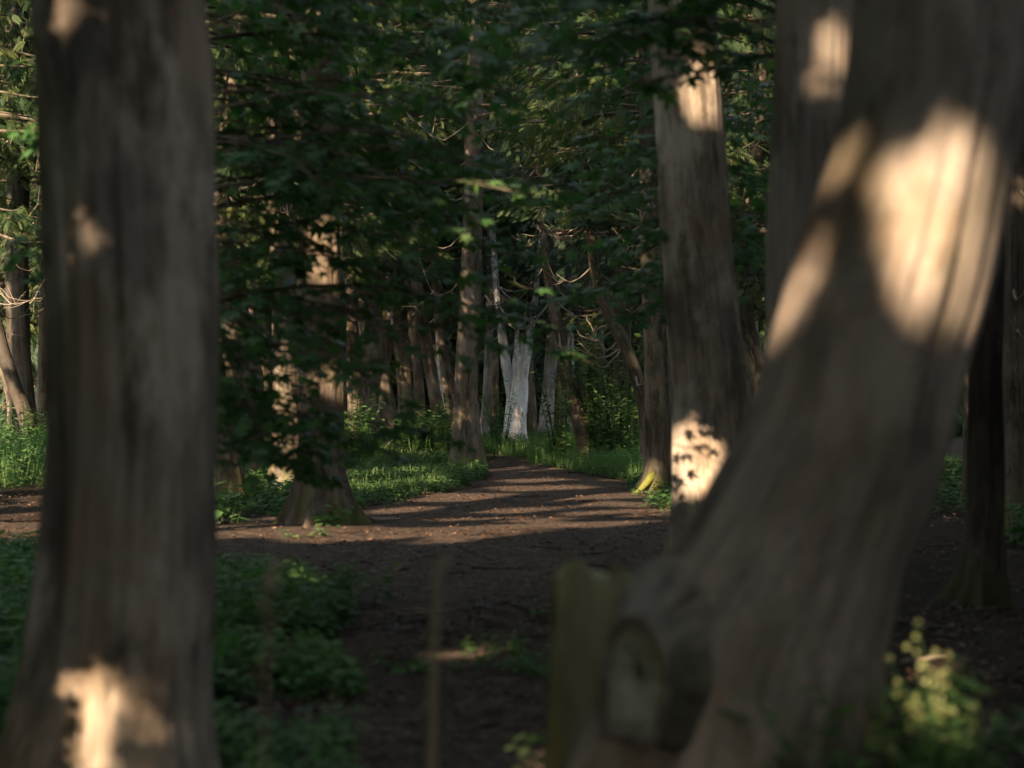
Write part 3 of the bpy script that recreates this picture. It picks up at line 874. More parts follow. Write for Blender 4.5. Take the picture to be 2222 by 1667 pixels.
# left margin
tree('slim sunlit yellow brown cedar beside the left edge of the thick left front trunk',
     [(112, 250, 30), (108, 480, 33), (104, 620, 35), (101, 780, 36), (98, 1000, 48)], 45.0, 13, 'bark', 'loose', 5.5, seed=94, twigs=16, twig_z=(3, 8), twig_l=1.6)
tree('dark thick upright tree at the far left margin behind a leaning stem',
     [(40, 300, 46), (36, 600, 48), (44, 800, 52), (50, 900, 58), (52, 1000, 84)], 44.0, 14, 'bark_dark', 'full', 6.5, seed=97, twigs=30, twig_z=(3.2, 8.5), twig_l=2.0, roots=((4.7, 0.3, 0.3),))
tree('leaning brown stem crossing in front of the dark thick tree at the left margin',
     [(-40, 500, 26), (-10, 700, 28), (25, 820, 30), (55, 900, 32), (85, 1008, 44)], 42.0, 10, 'bark_dark', 'loose', 4.5, seed=99, twigs=12, twig_z=(2.5, 5), twig_l=1.5)
# right margin
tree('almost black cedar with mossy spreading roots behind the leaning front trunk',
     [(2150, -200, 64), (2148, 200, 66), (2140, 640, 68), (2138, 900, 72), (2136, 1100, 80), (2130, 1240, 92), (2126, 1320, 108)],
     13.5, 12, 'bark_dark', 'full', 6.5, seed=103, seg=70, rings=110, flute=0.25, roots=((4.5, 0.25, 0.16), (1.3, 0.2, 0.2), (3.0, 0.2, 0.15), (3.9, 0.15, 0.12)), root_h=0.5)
tree('plain brown cedar trunk cut by the right margin beyond the almost black cedar',
     [(2206, -200, 66), (2204, 300, 70), (2202, 700, 74), (2204, 950, 80), (2206, 1170, 110)], 20.0, 13, 'bark', 'full', 6.5, seed=106, seg=56, rings=90, twigs=14, twig_z=(2, 5), twig_l=0.7)
tree('thin reddish brown stem just left of the almost black cedar',
     [(2098, 500, 22), (2100, 800, 24), (2102, 1000, 26), (2104, 1106, 40)], 25.0, 11, 'bark', 'loose', 6.8, seed=109, twigs=6, twig_z=(2, 5))

# ------------------------------------------------------------------ forest behind: copies of a few cedars
def forest_proto(kind, low, h, rad, seed, nb, per, mat, bark, leaf):
    root = thing('forest_cedar', 'x', 'tree', (0, 0, 0))
    a = Acc()
    rg = np.random.default_rng(seed)
    pts = [np.array([rg.normal(0, 0.05) * z, rg.normal(0, 0.05) * z * 0.4, z]) for z in (-0.1, 1.5, 4, 8, h)]
    C, r = trunk_shape(a, pts, [0.27, 0.22, 0.19, 0.14, 0.03], seg=24, rings=44, flute=0.15, seed=seed, roots=((1.0, 0.15, 0.3), (3.5, 0.15, 0.3)))
    link('trunk', a.mesh('trunk', M[bark], smooth=True), root)
    f, b = cedar_crown(low, h + 0.4, rad, nb, per, seed, leaf=leaf)
    link('crown', f.mesh('crown', M[mat]), root)
    dead_twigs(lambda: b, C, r, 1.2, max(low, 2.2) + 1, 14, 1.2, seed + 5)
    link('branches', b.mesh('branches', M['bark']), root)
    return root

def copy_tree(src):
    r = src.copy(); COL.objects.link(r)
    for ch in src.children:
        c = ch.copy(); COL.objects.link(c); c.parent = r
    return r

protos = [forest_proto('high', 3.6, 15, 2.7, 201, 130, 78, 'cedar', 'bark', 0.25), forest_proto('high', 4.2, 14, 2.9, 202, 130, 78, 'cedar_cool', 'bark', 0.25),
          forest_proto('low', 0.5, 15, 3.2, 203, 190, 46, 'cedar_cool', 'bark', 0.42), forest_proto('low', 0.8, 14, 3.0, 204, 190, 46, 'cedar', 'bark', 0.42)]
used = [0]
def plant_forest(k, x, y, s, rz, label, group):
    src = protos[k]
    o = src if not (used[0] >> k) & 1 else copy_tree(src)
    used[0] |= 1 << k
    o.location = (x, y, float(ground_z(np.array(x), np.array(y))))
    o.rotation_euler = (0, 0, rz); o.scale = (s, s, s * random.uniform(0.92, 1.1))
    tag(o, label, 'tree', group)

LW = 'green cedars growing behind the trees left of the path'
for px, d in ((520, 33), (470, 41), (560, 46), (640, 40), (690, 50), (780, 54), (20, 53), (110, 58), (200, 52), (330, 47), (400, 56), (880, 58), (960, 66), (830, 64), (600, 60), (730, 66)):
    plant_forest(0 if d < 50 or random.random() < .5 else 1, (px - CX) / FPX * d, d, random.uniform(0.9, 1.1), random.uniform(0, 6.28), 'sun flecked green cedar in the thicket left of the path behind the dappled trunks', LW)
RW = 'green cedars growing behind the trees right of the path'
for px, d in ((1345, 47), (1400, 52), (1480, 44), (1560, 50), (1640, 40), (1630, 56), (1720, 48), (1850, 42), (1990, 48), (2120, 40), (2190, 34), (2300, 44), (2260, 30), (1310, 60), (1420, 64)):
    plant_forest(1 if random.random() < .6 else 0, (px - CX) / FPX * d, d, random.uniform(0.9, 1.1), random.uniform(0, 6.28), 'shaded bluish green cedar in the thicket right of the path behind the straight trunk', RW)
FW = 'dark low branched cedars closing off the forest'
for row, (d, step) in enumerate(((74, 130), (82, 120), (92, 110))):
    for px in range(-500 + row * 43, 2760, step):
        dd = d + random.uniform(-3, 3)
        plant_forest(2 + (px // 7 + row) % 2, (px + random.uniform(-25, 25) - CX) / FPX * dd, dd, random.uniform(1.1, 1.35), random.uniform(0, 6.28),
                     'dark low branched cedar in the distant wall of forest behind everything', FW)

# ------------------------------------------------------------------ unseen trees added to shade the view, crowns gapped where sun spots fall
SH = 'unseen trees added around the viewpoint for shade'
shade = []
k = 0
u = 5.0
sa, ca = math.sin(SUN_AZ), math.cos(SUN_AZ)
while u > -34:
    t = (7.5, 10.5)[k % 2] if u > -4 else (9.5, 14.0)[k % 2]
    y0 = -u / (0.2415 * ca + sa)
    shade.append((-0.2415 * y0 - sa * t, y0 - ca * t, 2.9 + 0.5 * random.random()))
    u -= 2.2; k += 1
busy = lit_spots.sum(1)                   # stems stand where they do not bar the sunlit spots
for q, (x, y, R) in enumerate(shade):
    u0 = x * UX[0] + y * UX[1]
    best = min(np.arange(-1.3, 1.31, 0.1), key=lambda du: (busy[np.clip(int((u0 + du - 0.33 - U0) / RES), 0, NU - 1):max(1, int((u0 + du + 0.33 - U0) / RES))].sum(), abs(du)))
    shade[q] = (x + UX[0] * best, y + UX[1] * best, R)
SHX = np.array(shade)
uj = SHX[:, 0] * UX[0] + SHX[:, 1] * UX[1]
hj = SHX[:, 0] * math.sin(SUN_AZ) + SHX[:, 1] * math.cos(SUN_AZ)
def shade_points(n, mask, umin, umax, vmin, vmax):
    uu = rng.uniform(umin, umax, n); vv = rng.uniform(vmin, vmax, n)
    ok = ~look(mask, uu, vv)
    uu, vv = uu[ok], vv[ok]
    key = rng.random((len(uu), len(SHX)))
    du = uu[:, None] - uj[None]
    key[abs(du) >= SHX[None, :, 2]] = -1
    j = key.argmax(1); good = key.max(1) > 0
    uu, vv, j = uu[good], vv[good], j[good]
    dd = uu - uj[j]
    half = np.sqrt(np.maximum(SHX[j, 2] ** 2 - dd ** 2, 0))
    dh = rng.uniform(-1, 1, len(uu)) * half
    h = hj[j] + dh
    z = (vv - h * math.sin(SUN_EL)) / math.cos(SUN_EL)
    x = uu * math.cos(SUN_AZ) + h * math.sin(SUN_AZ); y = -uu * math.sin(SUN_AZ) + h * math.cos(SUN_AZ)
    ok = (z > 0.5) & (z < 30)
    return np.stack([x, y, z], -1)[ok], j[ok]

area = (U1 - U0) * (V1 - V0)
Pb, jb = shade_points(int(area / 0.085 * 3.4), D_big, U0, U1, V0, V1)
near_lit = dilate(LIT, 0.9) & ~D_noise & ~D_spot
Ps, js = shade_points(int(area / 0.0145 * 3.0), ~near_lit, U0, U1, V0, V1)
rim = dilate(lit_small, 0.42) & ~dilate(lit_spots & (gu > -6), 0.05) & ~lit_spots & ~lit_small
Pt, jt = shade_points(int(25 * 14 / 0.0024 * 3.0), ~rim, -20, U1, V0, 13)
for q in range(len(SHX)):
    x, y, R = shade[q]
    root = thing('added_shade_tree', 'unseen leafy tree added beside the viewpoint, crown gapped to let sun spots through', 'tree', (x, y, float(ground_z(np.array(x), np.array(y)))), SH)
    a = Acc()
    C, r = trunk_shape(a, [np.array([x, y, -0.1]), np.array([x + 0.03, y, 4]), np.array([x, y + 0.05, 12]), np.array([x, y, 26])], [0.3, 0.24, 0.18, 0.04], seg=24, rings=50, seed=300 + q)
    link('trunk', a.mesh('trunk', M['bark'], root.location, smooth=True), root)
    f = Acc()  # foliage of an added tree, left open along the wanted sun spots
    for P, jj, sc in ((Pb, jb, 0.70), (Ps, js, 0.27), (Pt, jt, 0.105)):
        p = P[jj == q]
        n = len(p)
        X = unit(rng.normal(0, 1, (n, 3)) - [0, 0, 0.4]); N = unit(rng.normal(0, 0.7, (n, 3)) + [0, 0, 0.6] + TOSUN * 0.5)
        Rm = frames(X, N)
        s = sc * rng.uniform(0.75, 1.25, n)
        stamp(f, FAN, p - Rm[:, :, 0] * s[:, None] * 0.35, Rm, s)
    if f.n:
        link('crown', f.mesh('crown', M['herb'], root.location), root)
for x, y, s in ((9, 4, 1.1), (11.5, 12, 1.2), (8.5, 19, 1.0), (13, 26, 1.2), (7, -5, 1.1), (1, -9, 1.2), (15, 0, 1.2), (17, 18, 1.2), (5, -12, 1.3), (12, -7, 1.2), (6.5, 0.5, 1.0), (16, 8, 1.3), (13, 32, 1.2), (9.5, 27, 1.1), (5.9, 3.5, 0.95), (7.2, 9.5, 1.0), (8.2, 15.0, 1.0)):
    plant_forest(2 + random.randrange(2), x, y, s, random.uniform(0, 6.28), 'unseen leafy tree added beside the viewpoint, crown gapped to let sun spots through', SH)  # unseen copies added right and behind to cut down the sky light

# ------------------------------------------------------------------ maples whose leaves hang across the view
def maple(label, px, d, r0, h, ends, seed, leaf=0.13, bend=0.0):
    rg = np.random.default_rng(seed)
    b = at(px, HY, d); b[2] = float(ground_z(b[0], d))
    root = thing('maple_tree', label, 'tree', b)
    a = Acc()
    P = [b - [0, 0, 0.05], b + [0.03, 0.05, 1.2], b + [bend * 0.5, 0.1, h * 0.55], b + [bend, 0.15, h]]
    C, r = trunk_shape(a, P, [r0 * 1.3, r0, r0 * 0.8, r0 * 0.35], seg=24, rings=50, seed=seed)
    link('trunk', a.mesh('trunk', M['bark_grey'], b, smooth=True), root)
    fo, br = Acc(), Acc()
    LP, LX, LN = [], [], []
    for (ex, ey, ed) in ends:
        e = at(ex, ey, ed)
        zs = np.clip(e[2] + rg.uniform(0.1, 0.5), 0.7, h)
        s0 = C[int(np.argmin(abs(C[:, 2] - zs)))]
        L = np.linalg.norm(e - s0)
        s = np.linspace(0, 1, 12)[:, None]
        pts = s0 + (e - s0) * s + np.array([0, 0, 1]) * L * rg.uniform(0.02, 0.16) * np.sin(s * np.pi) + np.array([0, 1.0, 0]) * L * rg.normal(0, 0.10) * np.sin(s * np.pi) + rg.normal(0, 0.012, (12, 3)) * L * s
        tube(br, pts, (0.004 + 0.0042 * L) * (1 - 0.8 * s[:, 0]), 5)
        d0 = unit(e - s0); sd = unit(np.cross(d0, [0, 0, 1.0]))
        nt = int(3 + L * 6.2)
        for q in range(nt):
            f = 0.22 + 0.78 * (q + rg.random()) / nt
            o = np.array([np.interp(f, s[:, 0], pts[:, c]) for c in range(3)])
            sg = 1 if q % 2 else -1
            td = unit(d0 * rg.uniform(0.4, 1.0) + sd * sg * rg.uniform(0.4, 1.0) + np.array([0, 0, rg.uniform(-0.25, 0.1)]))
            tl = rg.uniform(0.15, 0.45)
            ss = np.linspace(0, 1, 5)[:, None]
            tp = o + td * ss * tl - np.array([0, 0, 1]) * 0.12 * tl * ss ** 2
            tube(br, tp, 0.004 * (1 - 0.6 * ss[:, 0]), 3)
            for w in range(rg.integers(3, 6)):
                g = rg.uniform(0.25, 1.0)
                p = o + td * g * tl - np.array([0, 0, 1]) * 0.12 * tl * g * g
                x = unit(td + rg.normal(0, 0.7, 3) * [1, 1, 0.3] - np.array([0, 0, rg.uniform(0.0, 0.55)]))
                pet = p + x * [1, 1, 0.5] * rg.uniform(0.02, 0.07)
                LP.append(pet); LX.append(x)
                LN.append(unit(np.array([rg.normal(0, 0.24), rg.normal(-0.10, 0.24), 1.0])))
    LP, LX, LN = map(np.array, (LP, LX, LN))
    stamp(fo, MAPLE, LP, frames(LX, LN), leaf * rg.uniform(0.65, 1.3, len(LP)), np.clip(rg.normal(0.45, 0.22, len(LP)), 0, 1))
    link('branches', br.mesh('branches', M['bark'], b, smooth=True), root)
    link('leaves', fo.mesh('leaves', M['maple'], b), root)
    return root

rr = random.Random(8)
ends = []
for k in range(20):                       # low skirts left of the path
    ex = rr.uniform(520, 800); ends.append((ex, rr.uniform(560, 1000) + (ex < 720) * rr.uniform(0, 130), rr.uniform(11.3, 14)))
for k in range(19):                       # middle sheet
    ex = rr.uniform(560, 1150); ends.append((ex, rr.uniform(380, 700), rr.uniform(11, 14)))
for k in range(22):                       # upper sheet
    ends.append((rr.uniform(480, 1250), rr.uniform(-120, 420), rr.uniform(11, 14.5)))
for k in range(7):
    ends.append((rr.uniform(30, 110), rr.uniform(60, 640), rr.uniform(12, 13.5)))
ends += [(rr.uniform(940, 1130), rr.uniform(0, 620), rr.uniform(12, 14)) for k in range(14)] + [(rr.uniform(620, 780), rr.uniform(0, 500), rr.uniform(12, 14)) for k in range(8)]
ends += [(rr.uniform(600, 770), rr.uniform(840, 1040), rr.uniform(11.5, 13.5)) for k in range(5)]
ends += [(960, 940, 12.4), (900, 880, 12), (880, 1010, 13), (980, 760, 12), (1050, 740, 12.5), (1150, 700, 12.8), (1010, 660, 12.2), (1210, 745, 13), (1120, 640, 12), (760, 960, 12)]
maple('broad leaved maple hidden behind the thick left front trunk, leafy boughs spread over the path', 380, 12.6, 0.07, 6.2, ends, 401, leaf=0.12)
ends = [(rr.uniform(1240, 1430), rr.uniform(330, 640), rr.uniform(14.5, 17)) for k in range(14)] + [(rr.uniform(1250, 1450), rr.uniform(-80, 380), rr.uniform(14.5, 17)) for k in range(13)] \
    + [(rr.uniform(1610, 1690), rr.uniform(380, 640), rr.uniform(15.5, 17.5)) for k in range(12)] + [(rr.uniform(1590, 1680), rr.uniform(120, 380), rr.uniform(15.5, 17.5)) for k in range(6)] + [(1300, 720, 16), (1360, 690, 15.5), (1395, 640, 15)]
maple('slim maple behind the straight right trunk with dark green leaves on both sides', 1552, 16.8, 0.05, 6.4, ends, 402, leaf=0.125)
ends = [(rr.uniform(980, 1420), rr.uniform(-160, 210), rr.uniform(9.0, 10.8)) for k in range(20)]
maple('maple behind the half hidden trunk, its blurred leaves dangling along the top', 1764, 10.6, 0.05, 4.4, ends, 403, leaf=0.12)

# ------------------------------------------------------------------ ground cover
def scatter_region(poly_px, per_m2):
    P = np.array([on_ground(*p)[:2] for p in poly_px])
    lo, hi = P.min(0), P.max(0)
    n = int((hi - lo).prod() * per_m2)
    q = rng.uniform(lo, hi, (n, 2))
    ok = inside([tuple(p) for p in P], q[:, 0], q[:, 1])
    return q[ok]

def cover(acc, poly, per, tmpl, s0, s1, clump=0.0, avoid=True, tilt=0.18):
    q = scatter_region(poly, per)
    if clump:
        q = q[n2(q[:, 0], q[:, 1], 0.9, 17) > clump]
    if avoid:
        q = q[~in_path(q[:, 0], q[:, 1], -0.12)]
    n = len(q)
    p = np.stack([q[:, 0], q[:, 1], ground_z(q[:, 0], q[:, 1]) - 0.01], -1)
    sz = rng.uniform(s0, s1, n) * (0.6 + 0.8 * n2(q[:, 0], q[:, 1], 0.7, 19))
    stamp(acc, tmpl, p, upright(n, tilt), sz, np.clip(rng.normal(0.5, 0.25, n), 0, 1))

gr, hb, hd = Acc(), Acc(), Acc()
# tall grass where the path ends and on both sides of it
cover(gr, [(1040, 958), (1420, 958), (1430, 1010), (1400, 1040), (1200, 1022), (1050, 996)], 14, TUFT, 0.14, 0.34, avoid=True)
cover(hb, [(1000, 958), (1440, 958), (1460, 1040), (1400, 1050), (1200, 1020), (1040, 998)], 60, NETTLE, 0.18, 0.46)
cover(gr, [(400, 962), (1000, 962), (1010, 1004), (740, 1010), (400, 1020)], 20, TUFT, 0.25, 0.6)
cover(hb, [(400, 962), (1000, 962), (1010, 1004), (740, 1010), (400, 1020)], 30, NETTLE, 0.4, 0.9)
cover(gr, [(-150, 970), (140, 970), (150, 1060), (-150, 1060)], 22, TUFT, 0.25, 0.55)
cover(hb, [(-150, 970), (140, 970), (150, 1080), (-150, 1080)], 16, NETTLE, 0.3, 0.8)
# low leafy carpet left of the path
cover(hd, [(730, 1006), (1045, 1004), (1062, 1030), (1000, 1062), (880, 1082), (770, 1100), (735, 1080)], 60, HERB, 0.10, 0.22)
cover(gr, [(730, 1006), (1045, 1004), (1062, 1030), (900, 1075), (735, 1080)], 26, TUFT, 0.12, 0.28)
cover(hd, [(440, 1015), (640, 1030), (640, 1120), (440, 1135)], 45, HERB, 0.12, 0.30)
cover(hd, [(1380, 1015), (1480, 1015), (1490, 1110), (1420, 1110), (1360, 1060)], 40, HERB, 0.08, 0.22)
cover(gr, [(1280, 1005), (1480, 1010), (1480, 1070), (1330, 1045)], 36, TUFT, 0.15, 0.35)
cover(hd, [(1900, 1010), (2500, 1010), (2500, 1130), (1950, 1130)], 12, HERB, 0.15, 0.35)
# front herbs
cover(hb, [(440, 1248), (640, 1258), (760, 1330), (720, 1420), (800, 1560), (780, 1800), (380, 1800), (400, 1400)], 150, HERB, 0.09, 0.21, clump=0.27, avoid=False)
cover(hb, [(-500, 1215), (110, 1210), (110, 1800), (-200, 1800)], 120, HERB, 0.10, 0.24, clump=0.2, avoid=False)
cover(hb, [(820, 1420), (1230, 1405), (1230, 1470), (900, 1480), (820, 1460)], 50, HERB, 0.05, 0.12, clump=0.5, avoid=False)
cover(hb, [(1080, 1580), (1300, 1560), (1300, 1800), (1060, 1800)], 60, HERB, 0.06, 0.14, clump=0.45, avoid=False)
cover(hb, [(800, 1600), (1080, 1600), (1060, 1800), (780, 1800)], 20, HERB, 0.05, 0.11, clump=0.5, avoid=False)
tag(link('grass', gr.mesh('grass', M['grass'])), 'tufts of grass along the verges of the forest path', 'grass', kind='stuff')
tag(link('ground_cover', hb.mesh('ground_cover', M['herb'])), 'fresh green nettles and herbs covering the shaded ground in front and at the path end', 'ground cover', kind='stuff')
tag(link('ground_cover', hd.mesh('ground_cover', M['herb_dark'])), 'low dark green leafy carpet along both sides of the path', 'ground cover', kind='stuff')
# dead leaves and chips on the earth
lt = Acc()
for (lo, hi, n, s0, s1) in (((-3, 5.0), (3, 14), 14000, 0.015, 0.05), ((-7, 14), (7, 30), 22000, 0.02, 0.055), ((-8, 30), (8, 48), 9000, 0.03, 0.07)):
    q = rng.uniform(lo, hi, (n, 2))
    q = q[n2(q[:, 0], q[:, 1], 1.4, 23) * 0.7 + rng.random(n) * 0.3 > 0.45]
    n = len(q)
    p = np.stack([q[:, 0], q[:, 1], ground_z(q[:, 0], q[:, 1]) + 0.025 + rng.uniform(0, 0.02, n)], -1)
    stamp(lt, KITE, p, upright(n, 0.5), rng.uniform(s0, s1, n))
    m = n // 14
    q = q[:m]
    for x, y in q:
        an = rng.random() * 6.28; l = rng.uniform(0.05, 0.16) + 0.4 * rng.random() ** 5
        t = np.linspace(-0.5, 0.5, 4)[:, None]
        pp = np.array([x, y, float(ground_z(x, y)) + 0.035]) + t * l * np.array([math.cos(an), math.sin(an), rng.normal(0, 0.12)]) + rng.normal(0, 0.006, (4, 3))
        tube(lt, pp, rng.uniform(0.003, 0.008), 3)
tag(link('leaf_litter', lt.mesh('leaf_litter', M['litter'])), 'dead brown leaves strewn over the forest floor', 'leaf litter', kind='stuff')

# ------------------------------------------------------------------ single plants
def plant(name, label, cat, px, py, stems, h, tmpl, leaf, seed, mat='herb', spread=0.15, per=9, group=None, tilt=0.25, d=None):
    rg = np.random.default_rng(seed)
    b = on_ground(px, py) if d is None else np.array([(px - CX) / FPX * d, d, 0.0])
    b[2] = float(ground_z(b[0], b[1]))
    root = thing(name, label, cat, b, group)
    st, lf = Acc(), Acc()
    P, X, N = [], [], []
    for k in range(stems):
        a = rg.uniform(0, 6.28); o = np.array([math.cos(a), math.sin(a), 0])
        hh = h * rg.uniform(0.6, 1.1)
        s = np.linspace(0, 1, 8)[:, None]
        pts = b + o * spread * rg.random() * 0.6 + o * s ** 1.6 * hh * tilt * rg.random() * 2 + np.array([0, 0, 1]) * (s * hh * 1.02 - 0.02)
        tube(st, pts, 0.006 * (0.5 + h) * (1 - 0.65 * s[:, 0]), 4)
        m = int(per * rg.uniform(0.7, 1.3))
        f = 0.12 + 0.88 * (np.arange(m) + rg.random(m)) / m
        base = np.stack([np.interp(f, s[:, 0], pts[:, c]) for c in range(3)], -1)
        an = np.arange(m) * 2.4 + rg.uniform(0, 6)
        X.append(unit(np.stack([np.cos(an), np.sin(an), rg.uniform(-0.3, 0.5, m)], -1)))
        N.append(unit(rg.normal(0, 0.3, (m, 3)) + [0, 0, 1])); P.append(base)
    P, X, N = map(np.concatenate, (P, X, N))
    stamp(lf, tmpl, P, frames(X, N), leaf * rg.uniform(0.6, 1.25, len(P)), np.clip(rg.normal(0.6, 0.22, len(P)), 0, 1))
    link('stems', st.mesh('stems', M['grass'], b, smooth=True), root)
    link('leaves', lf.mesh('leaves', M[mat], b), root)
    return root

plant('shrub', 'leafy green bush filling the right verge beside the foot of the slim leaning tree', 'shrub', 1345, 1004, 70, 2.6, KITE, 0.17, 501, spread=1.4, per=34, tilt=0.2, mat='grass')
plant('shrub', 'small narrow bush between the big leafy bush and the slim dark cedar', 'shrub', 1378, 1010, 26, 1.7, KITE, 0.13, 502, spread=0.7, per=24)
plant('sapling', 'thin young sapling with pale upright shoots between bleached tree and leaning tree', 'sapling', 1216, 1006, 9, 2.2, KITE, 0.16, 503, spread=0.3, per=28, tilt=0.16, mat='grass')
plant('shrub', 'low dense bush at the foot of the grey trunk where the path ends', 'shrub', 1250, 985, 30, 1.3, KITE, 0.13, 504, spread=0.9, per=22)
plant('shrub', 'bright sunlit green bush beside the left edge of the thick left front trunk', 'shrub', 70, 1010, 34, 1.15, KITE, 0.14, 505, spread=0.7, per=22, mat='grass')
plant('shrub', 'green bush showing between stout flared cedar and pitted cedar', 'shrub', 775, 1016, 26, 1.35, KITE, 0.15, 506, spread=0.5, per=22)
plant('shrub', 'feathery light green bush behind the dark slender cedar', 'shrub', 560, 1010, 36, 1.6, KITE, 0.12, 507, spread=0.8, per=24, mat='grass')
plant('shrub', 'grassy green bush left of the bend cedar', 'shrub', 930, 1004, 34, 1.2, KITE, 0.11, 508, spread=0.9, per=22, mat='grass')
plant('shrub', 'small leafy bush at the foot of light brown trunk near the bleached tree', 'shrub', 1082, 985, 16, 1.6, KITE, 0.12, 509, spread=0.4, per=20)
plant('dock_plant', 'broad leaved weed at the foot of the gnarled brown tree', 'plant', 488, 1142, 6, 0.5, KITE, 0.26, 510, spread=0.25, per=5, tilt=0.5)
plant('seedling', 'bright yellow green seedling alone on sunny earth below the stout cedar', 'plant', 682, 1184, 3, 0.12, KITE, 0.10, 511, spread=0.03, per=6, mat='grass', tilt=0.5)
plant('seedling', 'small dull green seedling left of the bright yellow green one', 'plant', 622, 1182, 3, 0.10, KITE, 0.10, 512, spread=0.04, per=5, tilt=0.5)
plant('weed_plant', 'leafy weed beside the right root of the stout cedar', 'plant', 778, 1100, 5, 0.35, KITE, 0.14, 513, spread=0.15, per=6, tilt=0.4)
plant('weed_plant', 'low leafy weed hugging the left mossy root of the stout cedar', 'plant', 628, 1140, 8, 0.26, KITE, 0.11, 541, spread=0.25, per=7, tilt=0.5)
plant('weed_plant', 'low leafy weed right in front of the trunk of the stout cedar', 'plant', 722, 1150, 9, 0.24, KITE, 0.12, 542, spread=0.3, per=6, tilt=0.5)
plant('weed_plant', 'ivy like weed at the foot of the bend cedar', 'plant', 1000, 1022, 9, 0.32, KITE, 0.12, 543, spread=0.4, per=7, tilt=0.5)
plant('weed_plant', 'small dark weed standing on the path between two sun streaks', 'plant', 850, 1098, 3, 0.22, KITE, 0.09, 514, spread=0.06, per=5, tilt=0.4)
plant('weed_plant', 'mound of pale green weeds in front shade left of the dry stalk', 'plant', 700, 1325, 46, 0.30, KITE, 0.075, 515, spread=0.55, per=10, tilt=0.6)
plant('weed_plant', 'tiny weed sprig on dark earth beyond the mound of pale weeds', 'plant', 830, 1310, 3, 0.16, KITE, 0.075, 516, spread=0.05, per=6, tilt=0.6)
plant('weed_plant', 'single broad pointed leaf sprig behind the dry brown stalk', 'plant', 905, 1470, 2, 0.16, KITE, 0.13, 517, spread=0.05, per=4, tilt=0.6)
plant('weed_plant', 'leafy weed patch against the left side of the mossy stump', 'plant', 1165, 1470, 14, 0.14, KITE, 0.07, 518, spread=0.3, per=7, tilt=0.6)
plant('weed_plant', 'yellowish weed at the bottom beside the mossy stump', 'plant', 1195, 1720, 9, 0.22, KITE, 0.08, 519, spread=0.16, per=7, tilt=0.6, mat='grass')
plant('weed_plant', 'short broad leaves on the earth beyond the mossy stump', 'plant', 1150, 1345, 3, 0.15, KITE, 0.10, 520, spread=0.15, per=3, tilt=0.5)
plant('weed_plant', 'drooping grassy weed at the foot of the plain cedar on the right margin', 'plant', 2205, 1200, 9, 0.5, KITE, 0.16, 521, spread=0.2, per=6, tilt=0.6)

# flowering herb at lower right
def flower_herb():
    d = 5.7
    b = np.array([(1975 - CX) / FPX * d, d, 0.0]); b[2] = float(ground_z(b[0], b[1]))
    root = plant('flowering_herb', 'leafy herb with pale round seed heads at the foot of the leaning front trunk', 'plant', 1975, 0, 60, 0.58, KITE, 0.07, 530, spread=0.36, per=26, tilt=0.45, d=d, mat='herb')
    rg = np.random.default_rng(531)
    st, head = Acc(), None
    V = np.array([[0, 0, 0.0], [0.5, 0, .45], [0, .5, .45], [-.5, 0, .45], [0, -.5, .45], [0, 0, 1]])
    F = np.array([[0, 2, 1], [0, 3, 2], [0, 4, 3], [0, 1, 4], [5, 1, 2], [5, 2, 3], [5, 3, 4], [5, 4, 1]])
    for (tx, ty) in ((1985, 1350), (1995, 1440), (1940, 1455), (2058, 1415), (1905, 1540), (1975, 1500), (2110, 1535), (2130, 1560), (2030, 1470)):
        e = at(tx, ty, d - rg.uniform(-0.1, 0.15))
        o = b + np.array([rg.uniform(-0.06, 0.12), rg.uniform(-.1, .1), 0])
        s = np.linspace(0, 1, 9)[:, None]
        pts = o + (e - o) * s + np.array([0.03, 0, 0.0]) * np.sin(s * np.pi)
        tube(st, pts, 0.0035 * (1 - 0.5 * s[:, 0]), 4)
        n = 8
        f = np.linspace(0.72, 1.0, n)
        p = np.stack([np.interp(f, s[:, 0], pts[:, c]) for c in range(3)], -1) + rg.normal(0, 0.012, (n, 3))
        X = unit(rg.normal(0, 1, (n, 3)) * [1, 1, 0.2])
        for c, w in zip(p, rg.uniform(0.014, 0.026, n)):
            if head is None:
                one = Acc(); one.add(V, F, np.tile([0.5, 0.5, 0], (6, 1)))
                head = one.mesh('seed_head', M['seed'])
            o_ = link('seed_head', head, root, Vector(c) - root.location)
            o_.scale = (w, w, w * 1.2); o_.rotation_euler = tuple(rg.normal(0, 0.5, 3))
    link('flower_stalks', st.mesh('flower_stalks', M['grass'], b, smooth=True), root)
flower_herb()

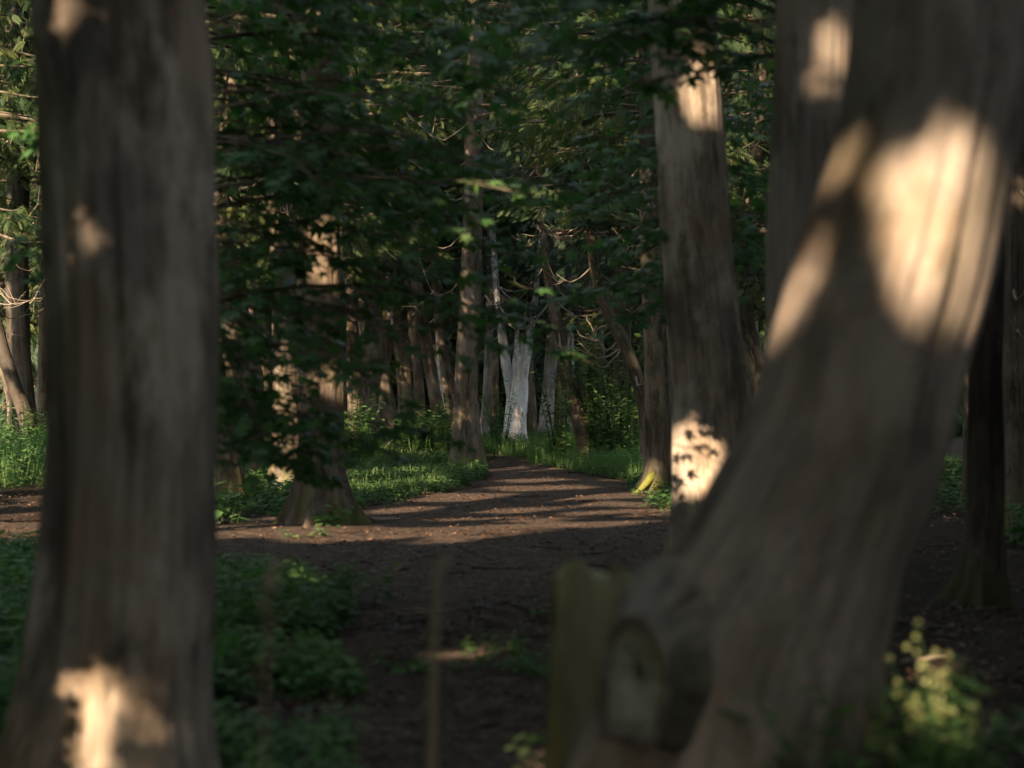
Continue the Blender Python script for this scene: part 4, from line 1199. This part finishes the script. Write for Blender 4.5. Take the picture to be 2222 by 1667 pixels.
# dry stalks and fallen sticks
def stalk(label, rows, d, rad, seed):
    P = [at(x, y, d) for x, y in rows]
    b = P[0].copy(); b[2] = float(ground_z(b[0], d)); P[0][2] = b[2] - 0.02
    root = thing('dry_stalk', label, 'stalk', b)
    a, l = Acc(), Acc()
    C = catmull(P, 24)
    tube(a, C, rad * (1 - 0.45 * np.linspace(0, 1, 24)), 7)
    rg = np.random.default_rng(seed)
    for k in range(3):
        i = rg.integers(12, 20); dd = unit(np.array([rg.choice([-1, 1]), rg.normal(0, 0.4), rg.uniform(0.1, 0.8)]))
        s = np.linspace(0, 1, 6)[:, None]
        tube(a, C[i] + dd * s * 0.07 + [0, 0, 1] * s ** 2 * 0.02, 0.003 * (1 - 0.7 * s[:, 0]), 4)
    n = 4
    p = C[np.linspace(17, 23, n).astype(int)]
    stamp(l, KITE, p, frames(unit(rg.normal(0, 0.35, (n, 3)) + [0, 0, 1]), unit(rg.normal(0, 1, (n, 3)) + [0, -1, 0])), rg.uniform(0.03, 0.055, n))
    link('stem', a.mesh('stem', M['dry'], b, smooth=True), root)
    link('dry_leaves', l.mesh('dry_leaves', M['dry'], b), root)
stalk('withered brown stalk standing upright in the centre foreground', [(930, 2160), (934, 1800), (938, 1560), (942, 1360), (950, 1270), (962, 1225)], 4.7, 0.014, 601)
stalk('faint blurred brown stalk right of the thick left front trunk', [(560, 2440), (566, 2000), (575, 1560), (580, 1330), (588, 1240)], 3.9, 0.006, 602)

def stick(label, a0, a1, rad, seed, group=None):
    rg = np.random.default_rng(seed)
    p0, p1 = on_ground(*a0), on_ground(*a1)
    s = np.linspace(0, 1, 12)[:, None]
    P = p0 + (p1 - p0) * s + rg.normal(0, 0.012, (12, 3))
    P[:, 2] = ground_z(P[:, 0], P[:, 1]) + rad + 0.028
    a = Acc()
    tube(a, P, rad * (1 - 0.6 * s[:, 0]), 6)
    q = P[6]; dd = unit(np.array([rg.normal(), rg.normal(), 0.15]))
    tube(a, q + dd * s[::2] * 0.2, rad * 0.5 * (1 - 0.6 * s[::2, 0]), 5)
    b = P[0]
    tag(link('fallen_stick', a.mesh('fallen_stick', M['twig'], b, smooth=True), None, tuple(b)), label, 'stick', group)
stick('forked fallen stick on dark earth behind the dry stalk', (860, 1352), (1030, 1335), 0.014, 701)
stick('long thin fallen stick beside the mound of pale weeds', (640, 1345), (850, 1342), 0.010, 702)
stick('fallen stick lying on sunlit earth at lower right', (2030, 1610), (2250, 1590), 0.016, 703)
stick('short reddish stick behind the flowering herb', (1955, 1452), (2045, 1440), 0.012, 704)
stick('pale fallen root lying right of the stout cedar', (800, 1140), (870, 1136), 0.035, 705)
